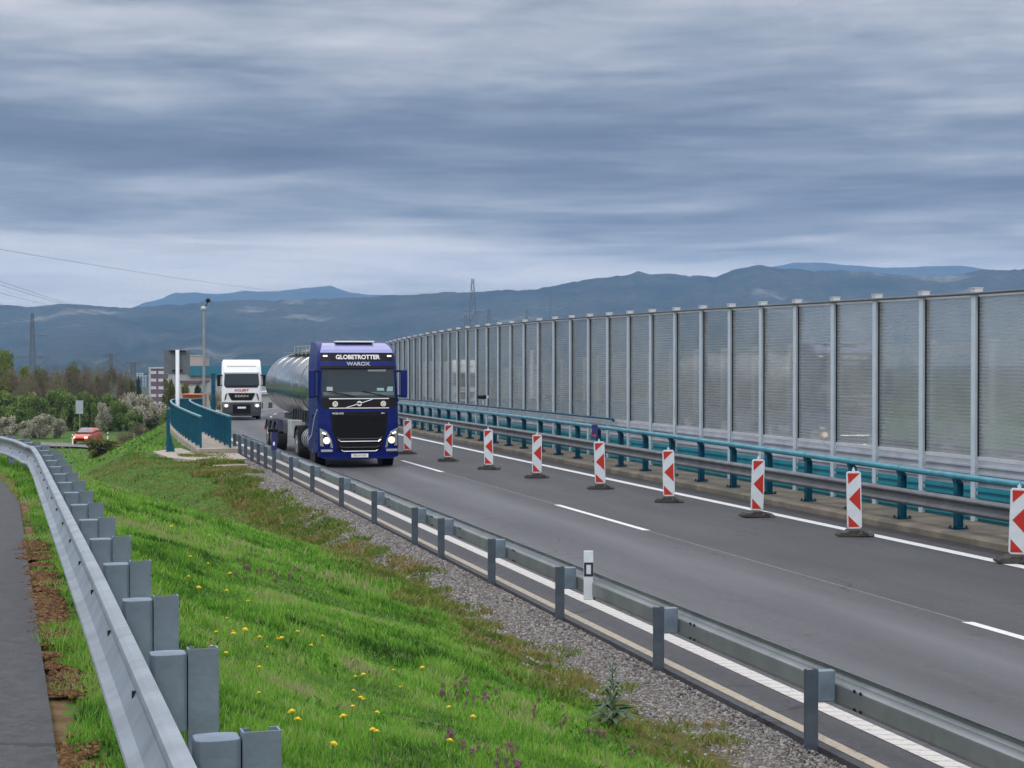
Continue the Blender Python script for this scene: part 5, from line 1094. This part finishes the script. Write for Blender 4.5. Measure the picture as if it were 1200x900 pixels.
def shrub(name, label, kind, px, ytop, ybase, Y, wpx, cat='bush', group=None, base=None):
    x, y, _ = at(px, 0, Y); zt_ = CAMZ-(ytop-HZ)/F*Y; zb = float(ground(np.array([x]), np.array([y]))[0][0]) if base is None else base
    H = max(1.0, zt_-zb); W = wpx/F*Y
    o = empty(name, (x, y, zb), 0, label, cat, group); v = rs.randint(0, 3)
    c_ = bpy.data.objects.new('crown', crown(kind, v)); COL.objects.link(c_); c_.parent = o; c_.scale = (W*1.2, W*1.2, H*1.18); c_.rotation_euler = (0, 0, rs.uniform(0, 6.28))
    t_ = bpy.data.objects.new('trunk', trunk_mesh(v)); COL.objects.link(t_); t_.parent = o; t_.scale = (W*0.9, W*0.9, H*0.85)
    return o
ordn = ['leftmost', 'second', 'third', 'fourth', 'fifth', 'sixth', 'seventh', 'eighth', 'ninth', 'tenth', 'eleventh', 'twelfth', 'thirteenth', 'fourteenth', 'fifteenth', 'sixteenth', 'seventeenth', 'eighteenth', 'nineteenth', 'twentieth']
shrub('willow_tree', 'bright yellow-green willow at the left edge above the bushes', 'willow', 3, 409, 470, 235, 42, 'tree')
shrub('willow_tree', 'pale green low tree just right of the bright willow', 'willow', 30, 428, 470, 240, 26, 'tree')
bare = [(14, 432, 230, 34), (36, 434, 225, 34), (58, 431, 238, 32), (76, 430, 232, 30), (92, 434, 240, 28), (106, 429, 228, 34), (124, 427, 226, 34), (140, 430, 222, 30), (112, 437, 212, 30), (64, 441, 214, 40), (30, 442, 212, 40), (-8, 430, 228, 40)]
for i, (px, yt, Y, w_) in enumerate(sorted(bare)): shrub('bare_bush', ordn[i]+' of the bare reddish-brown bushes along the skyline, counted from the left', 'bare', px, yt, 470, Y, w_, 'bush', 'bare brown bushes beyond the lower road')
ol = [(50, 432, 250, 24), (85, 428, 246, 26), (150, 444, 240, 22), (-2, 446, 206, 30)]
for i, (px, yt, Y, w_) in enumerate(sorted(ol)): shrub('olive_bush', ordn[i]+' of the olive-green bushes poking out between the bare ones', 'olive', px, yt, 470, Y, w_, 'bush', 'olive bushes beyond the lower road')
gre = [(5, 455, 198, 44), (28, 462, 192, 36), (48, 466, 196, 34), (66, 456, 200, 34), (84, 462, 196, 34), (104, 460, 198, 30), (122, 462, 196, 30), (138, 468, 194, 26), (16, 474, 184, 40), (52, 478, 186, 34), (78, 477, 186, 30), (108, 476, 188, 30), (128, 480, 186, 26), (148, 474, 196, 26), (176, 478, 190, 40), (158, 484, 186, 26), (196, 480, 176, 20)]; gre = [g_ for k_, g_ in enumerate(gre) if k_ not in (9, 10, 11, 12)]
for i, (px, yt, Y, w_) in enumerate(sorted(gre)): shrub('green_bush', ordn[i]+' of the leafy green bushes on the bank beyond the lower road, from the left', 'green', px, yt, 490, Y, w_, 'bush', 'green bushes beyond the lower road')
whi = [(40, 461, 194, 20, 'small'), (5, 487, 176, 26, 'low'), (46, 486, 176, 30, 'low'), (28, 492, 174, 18, 'tiny'), (154, 458, 204, 26, 'upper'), (172, 464, 200, 30, 'broad'), (190, 470, 190, 30, 'dense'), (146, 466, 202, 18, 'thin'), (201, 484, 150, 12, 'slim'), (252, 458, 180, 18, 'sparse'), (162, 474, 188, 26, 'wide'), (122, 470, 190, 18, 'little'), (70, 489, 178, 20, 'rounded')]
for i, (px, yt, Y, w_, ad) in enumerate(whi): shrub('blossoming_bush', '%s white blossoming bush, %s' % (ad, ['below the skyline at far left', 'at the left frame edge above the guardrail', 'above the bend of the guardrail', 'between two larger ones above the guardrail', 'on top of the slope by the purple block', 'in the middle of the slope left of the sign pole', 'closest to the walkway railing', 'at the foot of the brown bushes', 'beside the teal stanchion', 'between the railing and the white truck', 'lowest on the slope left of the sign pole', 'in front of the bare bushes at mid slope', 'left of the small grey sign plate'][i]), 'white', px, yt, 490, Y, w_, 'bush', 'white blossoming bushes')
shrub('conifer', 'dark small conifer left of the purple apartment block', 'dark', 160, 441, 470, 400, 12, 'tree'); shrub('conifer', 'dark green tree beside the lamp column', 'dark', 232, 451, 470, 230, 14, 'tree')
shrub('young_tree', 'olive young tree left of the white sign pole', 'olive', 200, 441, 475, 210, 18, 'tree'); shrub('young_tree', 'pale green young tree right of the white sign pole', 'olive', 218, 449, 475, 205, 16, 'tree')
# dry reedy bush on the near slope
for i, (px, yt, Y, w_, lb) in enumerate([(118, 512, 118, 46, 'wide low dry brown bush right of the red car'), (146, 508, 122, 36, 'low dry brown bush on the slope below the marker posts'), (165, 500, 126, 24, 'small dry brown bush nearest the bridge slope')]):
    shrub('dry_bush', lb, 'olive' if i == 0 else 'bare', px, yt, 530, Y, w_, 'bush')
# trees on the plain right of the motorway, seen softly through the glazing
for i in range(26):
    px = 470+30*i; Y = 260+rs.uniform(0, 200); x = (px-600)/F*Y
    shrub('tree', 'blurred %s tree behind the noise barrier glazing' % ['dark green', 'brown', 'olive'][i % 3], ['green', 'bare', 'olive'][i % 3], px, 425+rs.uniform(2, 12), 470, Y, rs.uniform(30, 55), 'tree', 'trees behind the barrier, %s' % ['dark green', 'brown', 'olive'][i % 3])

# ------------------------------------------------------------------ grass (uncountable: one mesh per kind)
def grass_mat(name, stops):
    m = leaf_mat(name, stops); return m
GRM = grass_mat('grass_blades', [(0, (0.024, 0.062, 0.010)), (0.22, (0.046, 0.140, 0.016)), (0.44, (0.110, 0.285, 0.028)), (0.72, (0.21, 0.42, 0.055)), (0.94, (0.25, 0.38, 0.09)), (1.0, (0.36, 0.33, 0.18))])
GRD = grass_mat('grass_blades_dull', [(0, (0.035, 0.075, 0.014)), (0.40, (0.085, 0.165, 0.022)), (0.72, (0.15, 0.20, 0.035)), (1.0, (0.27, 0.19, 0.09))])
def vnoise(x, y, s_, seed):
    """cheap value noise"""
    X = x/s_+seed*17.3; Y = y/s_-seed*9.1; xi = np.floor(X).astype(int); yi = np.floor(Y).astype(int); fx = X-xi; fy = Y-yi
    h = lambda a, b: ((np.sin(a*127.1+b*311.7+seed*74.7)*43758.5453) % 1.0)
    fx = fx*fx*(3-2*fx); fy = fy*fy*(3-2*fy)
    return (h(xi, yi)*(1-fx)+h(xi+1, yi)*fx)*(1-fy)+(h(xi, yi+1)*(1-fx)+h(xi+1, yi+1)*fx)*fy
def scatter(n, y0, y1, pow_=1.0):
    # points inside the part of the ground the picture sees, with a margin on both sides
    Y = y0 + (y1-y0)*rng.random(n)**pow_; X = (-0.34 + 0.62*rng.random(n))*Y
    return X, Y
def blades(name, X, Y, h, wd, m, tint, lean=0.45, label=None):
    n = len(X); Z = ground(X, Y)[0]-0.01
    az = rng.random(n)*2*PI; ld = rng.random(n)*2*PI; ln = lean*h*(0.3+rng.random(n))
    bx, by = np.cos(az)*wd/2, np.sin(az)*wd/2; lx, ly = np.cos(ld)*ln, np.sin(ld)*ln
    V = np.stack([np.stack([X-bx, Y-by, Z], 1), np.stack([X+bx, Y+by, Z], 1),
                  np.stack([X+bx*0.8+lx*0.35, Y+by*0.8+ly*0.35, Z+h*0.55], 1), np.stack([X-bx*0.8+lx*0.35, Y-by*0.8+ly*0.35, Z+h*0.55], 1),
                  np.stack([X+lx, Y+ly, Z+h*0.95], 1)], 1).reshape(-1, 3)
    i = np.arange(n)[:, None]*5
    o = fast(name, V, [i+np.array([[0, 1, 2, 3]]), i+np.array([[3, 2, 4]])], m, {'tint': np.repeat(np.clip(tint, 0, 1), 5)}); o['kind'] = 'stuff'
    if label: o['label'] = label
    return o
def grass_zone(X, Y):
    z, u, d, dt = ground(X, Y); nb = vnoise(X, Y, 1.0, 1)*0.6+vnoise(X, Y, 0.3, 2)*0.4
    uu = u+(nb-0.5)*1.4
    onroad = d < -0.36 + 0.22*vnoise(X, Y, 0.35, 5)
    return uu, d, dt, onroad
parts = []
for (y0, y1, n, hh, ww) in ((5.5, 12, 150000, 0.085, 0.0065), (12, 20, 170000, 0.09, 0.010), (20, 34, 170000, 0.10, 0.016), (34, 60, 150000, 0.11, 0.03), (60, 170, 90000, 0.16, 0.09)):
    X, Y = scatter(n, y0, y1, 0.9 if y0 < 60 else 1.0); uu, d, dt, bad = grass_zone(X, Y)
    cl = vnoise(X, Y, 0.55, 3)*0.55 + vnoise(X, Y, 0.16, 4)*0.45
    if y0 < 60: k = (~bad) & (uu < 4.55) & (rng.random(n) > dt*1.05-0.12) & (rng.random(n) < 0.25+1.3*cl)
    else: k = (uu < 4.3) & (Y > 62)
    X, Y, cl, dk = X[k], Y[k], cl[k], d[k]
    tall = np.clip((vnoise(X, Y, 0.9, 9)*0.6+vnoise(X, Y, 0.3, 10)*0.4-0.58)/0.15, 0, 1); h = 0.66*hh*(0.25+1.2*cl)*rng.uniform(0.6, 1.3, len(X))*(1+1.0*tall)
    ti = 1.25*(cl-0.47)+0.24*vnoise(X, Y, 1.9, 6)+0.16*vnoise(X, Y, 0.8, 8)+0.31-0.16*tall+rng.normal(0, 0.13, len(X))
    ti = np.where(rng.random(len(X)) < 0.03, 1.0, ti)
    # duller, shorter sward on the motorway side of the ditch
    uk = X+0.2637*Y-cur(Y); zz2, _, _, _ = ground(X, Y)
    bk = 1.42+0.006*np.clip(Y, 0, 40)-0.33*(dk-0.35); ek = -0.03-0.30*(5.4-uk); dull = (ek > bk) & (Y < 62)
    a = ~dull
    blades('grass', X[a], Y[a], h[a], ww*rng.uniform(0.7, 1.3, a.sum()), GRM, ti[a], label='bright green spring grass on the bank')
    if dull.sum() > 50: blades('short_grass', X[dull], Y[dull], h[dull]*0.7, ww*rng.uniform(0.7, 1.3, dull.sum()), GRD, ti[dull]+0.05, label='shorter mossy grass on the motorway slope')
# moss strip tufts between grass and gravel
X, Y = scatter(420000, 9, 60, 0.8); uu, d, dt, bad = grass_zone(X, Y); cl = vnoise(X, Y, 0.4, 12)*0.6+vnoise(X, Y, 0.13, 13)*0.4
k = (uu > 4.2) & (uu < 5.5) & (d > 0.3) & (rng.random(len(X)) < np.clip((cl-0.25)*2.4, 0, 1)); X, Y, cl = X[k], Y[k], cl[k]
blades('verge_moss', X, Y, 0.065*(0.4+cl)*(1+Y/40), 0.009*(1+Y/14), GRD, 0.35+0.7*vnoise(X, Y, 0.5, 15)+rng.normal(0, 0.12, len(X)), 0.9, 'patchy moss and dry stems along the gravel')
# weeds with broad leaves in the bank
X, Y = scatter(60000, 6, 34, 0.8); uu, d, dt, bad = grass_zone(X, Y); cl = vnoise(X, Y, 0.45, 22); k = (~bad) & (uu < 4.6) & (cl > 0.66); X, Y = X[k], Y[k]
blades('broad_weeds', X, Y, rng.uniform(0.03, 0.08, len(X)), rng.uniform(0.012, 0.022, len(X))*(1+Y/60), GRM, rng.uniform(0.1, 0.55, len(X)), 0.9, 'patches of broad-leaved weeds in the grass')
# gravel stones
def stones(name, X, Y, Z, s_, m, tint, label):
    n = len(X); base = np.array([[-1,-1,-0.6],[1,-1,-0.5],[1.1,1,-0.6],[-1,1,-0.5],[-0.6,-0.7,0.6],[0.7,-0.5,0.7],[0.6,0.7,0.55],[-0.7,0.5,0.7]])*0.5
    a = rng.random(n)*2*PI; ca, sa = np.cos(a), np.sin(a); sc = s_[:, None]*rng.uniform(0.6, 1.3, (n, 3))
    V = base[None]*sc[:, None, :]*rng.uniform(0.75, 1.25, (n, 8, 3)); x = V[..., 0]*ca[:, None]-V[..., 1]*sa[:, None]; y = V[..., 0]*sa[:, None]+V[..., 1]*ca[:, None]
    V = np.stack([x+X[:, None], y+Y[:, None], V[..., 2]+Z[:, None]+s_[:, None]*0.15], 2).reshape(-1, 3)
    f = np.array([[0,3,2,1],[4,5,6,7],[0,1,5,4],[1,2,6,5],[2,3,7,6],[3,0,4,7]]); q = (np.arange(n)[:, None, None]*8+f[None]).reshape(-1, 4)
    o = fast(name, V, [q], m, {'tint': np.repeat(tint, 8)}); o['kind'] = 'stuff'; o['label'] = label; return o
STM = leaf_mat('gravel_stone', [(0, (0.12, 0.10, 0.09)), (0.5, (0.26, 0.245, 0.235)), (1, (0.50, 0.48, 0.46))])
n = 90000; Y = 8+52*rng.random(n)**1.5; uu = 4.7+1.65*rng.random(n); X = uu-0.2637*Y+cur(Y); nb = vnoise(X, Y, 1.0, 1)*0.6+vnoise(X, Y, 0.3, 2)*0.4
k = ((uu+(nb-0.5)*1.3 > 5.35) | (rng.random(n) < 0.10)) & (uu < 6.32); X, Y = X[k], Y[k]
stones('gravel', X, Y, ground(X, Y)[0], 0.014*(1+Y/28)*rng.uniform(0.6, 1.5, len(X)), STM, np.clip(rng.normal(0.45, 0.25, len(X)), 0, 1), 'grey crushed gravel on the motorway shoulder')
# leaf litter beside the side road
LIT = leaf_mat('litter', [(0, (0.05, 0.022, 0.012)), (0.5, (0.15, 0.075, 0.03)), (1, (0.30, 0.20, 0.09))])
n = 60000; Y = 5.5+24*rng.random(n)**1.1; X = 0.31-0.2985*Y+rng.normal(0, 0.055, n); dn = vnoise(X, Y, 0.9, 31)*0.5+vnoise(X, Y, 0.12, 32)*0.5; k = (dn+rng.normal(0, 0.06, n) > 0.60) & (Y < 18); X, Y = X[k], Y[k]
Z = 1.45+0.006*Y
stones('leaf_litter', X, Y, Z, 0.010*rng.uniform(0.4, 2.2, len(X))*(1+Y/40), LIT, np.clip(rng.normal(0.5, 0.25, len(X)), 0, 1), 'brown leaf litter and crumbs along the side road edge')

# ------------------------------------------------------------------ flowers
YEL = mat('dandelion_yellow', (0.72, 0.50, 0.01), 0.6); MAU = mat('deadnettle_mauve', (0.22, 0.09, 0.14), 0.7); MAUL = mat('deadnettle_leaf', (0.15, 0.12, 0.075), 0.7); STEM = mat('stem_green', (0.07, 0.14, 0.03), 0.6)
def gz(x, y): return float(ground(np.array([x]), np.array([y]))[0][0])
def dandelion():
    r = empty('dandelion', (0, 0, 0)); MB().tube([(0, 0, 0), (0.01, 0, 0.08), (0.005, 0.01, 0.15)], 0.003, 5).build('stem', STEM, r)
    hd = MB()
    for ring_, (rr, zz3) in enumerate(((0.024, 0.150), (0.017, 0.156), (0.009, 0.161))):
        for k in range(10):
            a = 2*PI*k/10+ring_*0.3; c_, s_ = math.cos(a), math.sin(a); hd.add([(0.005, 0.01, zz3-0.004), (0.005+c_*rr-s_*0.005, 0.01+s_*rr+c_*0.005, zz3), (0.005+c_*rr*1.15, 0.01+s_*rr*1.15, zz3+0.002), (0.005+c_*rr+s_*0.005, 0.01+s_*rr-c_*0.005, zz3)], [(0, 1, 2, 3)])
    hd.lathe([(0.002, 0.14), (0.009, 0.145), (0.016, 0.155), (0.012, 0.163), (0.002, 0.166)], (0.005, 0.01, 0), 'z', 8)
    hd.build('flower', YEL, r); return r
def find(px, py):
    for Y in np.arange(6, 70, 0.05):
        x, y, z = at(px, py, Y)
        if z <= gz(x, y)+0.12: return x, y
    return None
dnd = dandelion(); dcl = [(280, 738), (335, 748), (300, 745), (318, 755), (262, 760), (275, 742), (429, 815), (441, 851), (437, 857), (429, 790), (420, 816), (498, 783), (458, 783), (404, 840), (250, 752), (268, 735), (309, 806), (345, 835), (349, 846), (228, 688), (215, 672), (222, 650), (270, 720), (290, 700), (410, 808), (415, 830), (436, 829), (326, 745), (344, 738), (256, 735), (530, 825), (551, 838), (418, 792), (200, 618), (238, 660), (362, 752), (372, 742), (472, 800), (388, 870), (300, 780), (262, 690), (276, 672), (246, 628), (520, 870)]
for i, (px, py) in enumerate(dcl):
    q = find(px+rs.uniform(-4, 4), py)
    if not q: continue
    o = dnd if i == 0 else copy_tree(dnd); s_ = rs.uniform(0.55, 0.85); o.location = (q[0], q[1], gz(*q)); o.scale = (s_,)*3; o.rotation_euler = (rs.uniform(-.3, .3), rs.uniform(-.3, .3), rs.uniform(0, 6.28)); tag(o, 'yellow dandelion on a short stem in the grass bank', 'flower', 'yellow dandelions in the grass bank')
def nettle():
    r = empty('dead_nettle', (0, 0, 0)); MB().tube([(0, 0, 0), (0.0, 0.01, 0.15)], 0.004, 5).build('stem', MAUL, r)
    lf = MB(); fl = MB(); r_ = random.Random(2)
    for k in range(16):
        a = k*2.4; z = 0.05+0.105*k/16; L_ = 0.035*(1-0.4*k/16); c_, s_ = math.cos(a), math.sin(a)
        lf.add([(0, 0.005, z), (c_*L_*.6-s_*.012, s_*L_*.6+c_*.012, z+.004), (c_*L_, s_*L_, z-.012), (c_*L_*.6+s_*.012, s_*L_*.6-c_*.012, z+.004)], [(0, 1, 2, 3)])
        if k > 6: fl.box((c_*0.017, s_*0.017+0.005, z+0.016), (0.010, 0.010, 0.022), a)
    lf.build('leaves', MAUL, r); fl.build('flowers', MAU, r); return r
nt0 = nettle(); ncl = [(545, 800, 34, 12, 18), (575, 858, 34, 12, 16), (600, 880, 14, 8, 8), (525, 850, 12, 6, 6), (645, 822, 20, 14, 8), (700, 850, 20, 8, 7), (330, 660, 34, 14, 20), (275, 645, 26, 10, 12), (380, 668, 20, 8, 8), (735, 870, 10, 10, 6)]
i = 0
for (px, py, sx, sy, n_) in ncl:
    for k in range(n_):
        q = find(px+rs.gauss(0, sx*0.6), py+rs.gauss(0, sy*0.6))
        if not q: continue
        o = nt0 if i == 0 else copy_tree(nt0); s_ = rs.uniform(0.38, 0.70); o.location = (q[0], q[1], gz(*q)); o.scale = (s_, s_, s_*0.7); o.rotation_euler = (rs.uniform(-.2, .2), rs.uniform(-.2, .2), rs.uniform(0, 6.28)); tag(o, 'purple dead-nettle stem in the grass bank', 'flower', 'purple dead-nettles in the grass bank'); i += 1
# tall weed beside the gravel
q = find(718, 838); th = empty('thistle_weed', (q[0], q[1], gz(*q)), 0, 'tall grey-green weed growing alone at the gravel edge', 'weed')
m_ = MB(); m_.tube([(0, 0, 0), (0.01, 0, 0.25), (0.0, 0.01, 0.50)], 0.007, 6, r2=0.003); m_.build('stem', STEM, th)
lv = MB(); r_ = random.Random(5)
for k in range(60):
    f = (k/60)**1.3; z = 0.03+0.46*f; a = k*2.4; L_ = 0.20*(1-f)**0.8+0.03; c_, s_ = math.cos(a), math.sin(a); w_ = 0.022*(1-f)+0.006; up = r_.uniform(0.02, 0.09)
    lv.add([(0, 0, z), (c_*L_*.5-s_*w_, s_*L_*.5+c_*w_, z+up), (c_*L_, s_*L_, z+up*0.6), (c_*L_*.5+s_*w_, s_*L_*.5-c_*w_, z+up)], [(0, 1, 2, 3)])
lv.build('leaves', mat('weed_leaf', (0.06, 0.11, 0.06), 0.7), th, fix=False)
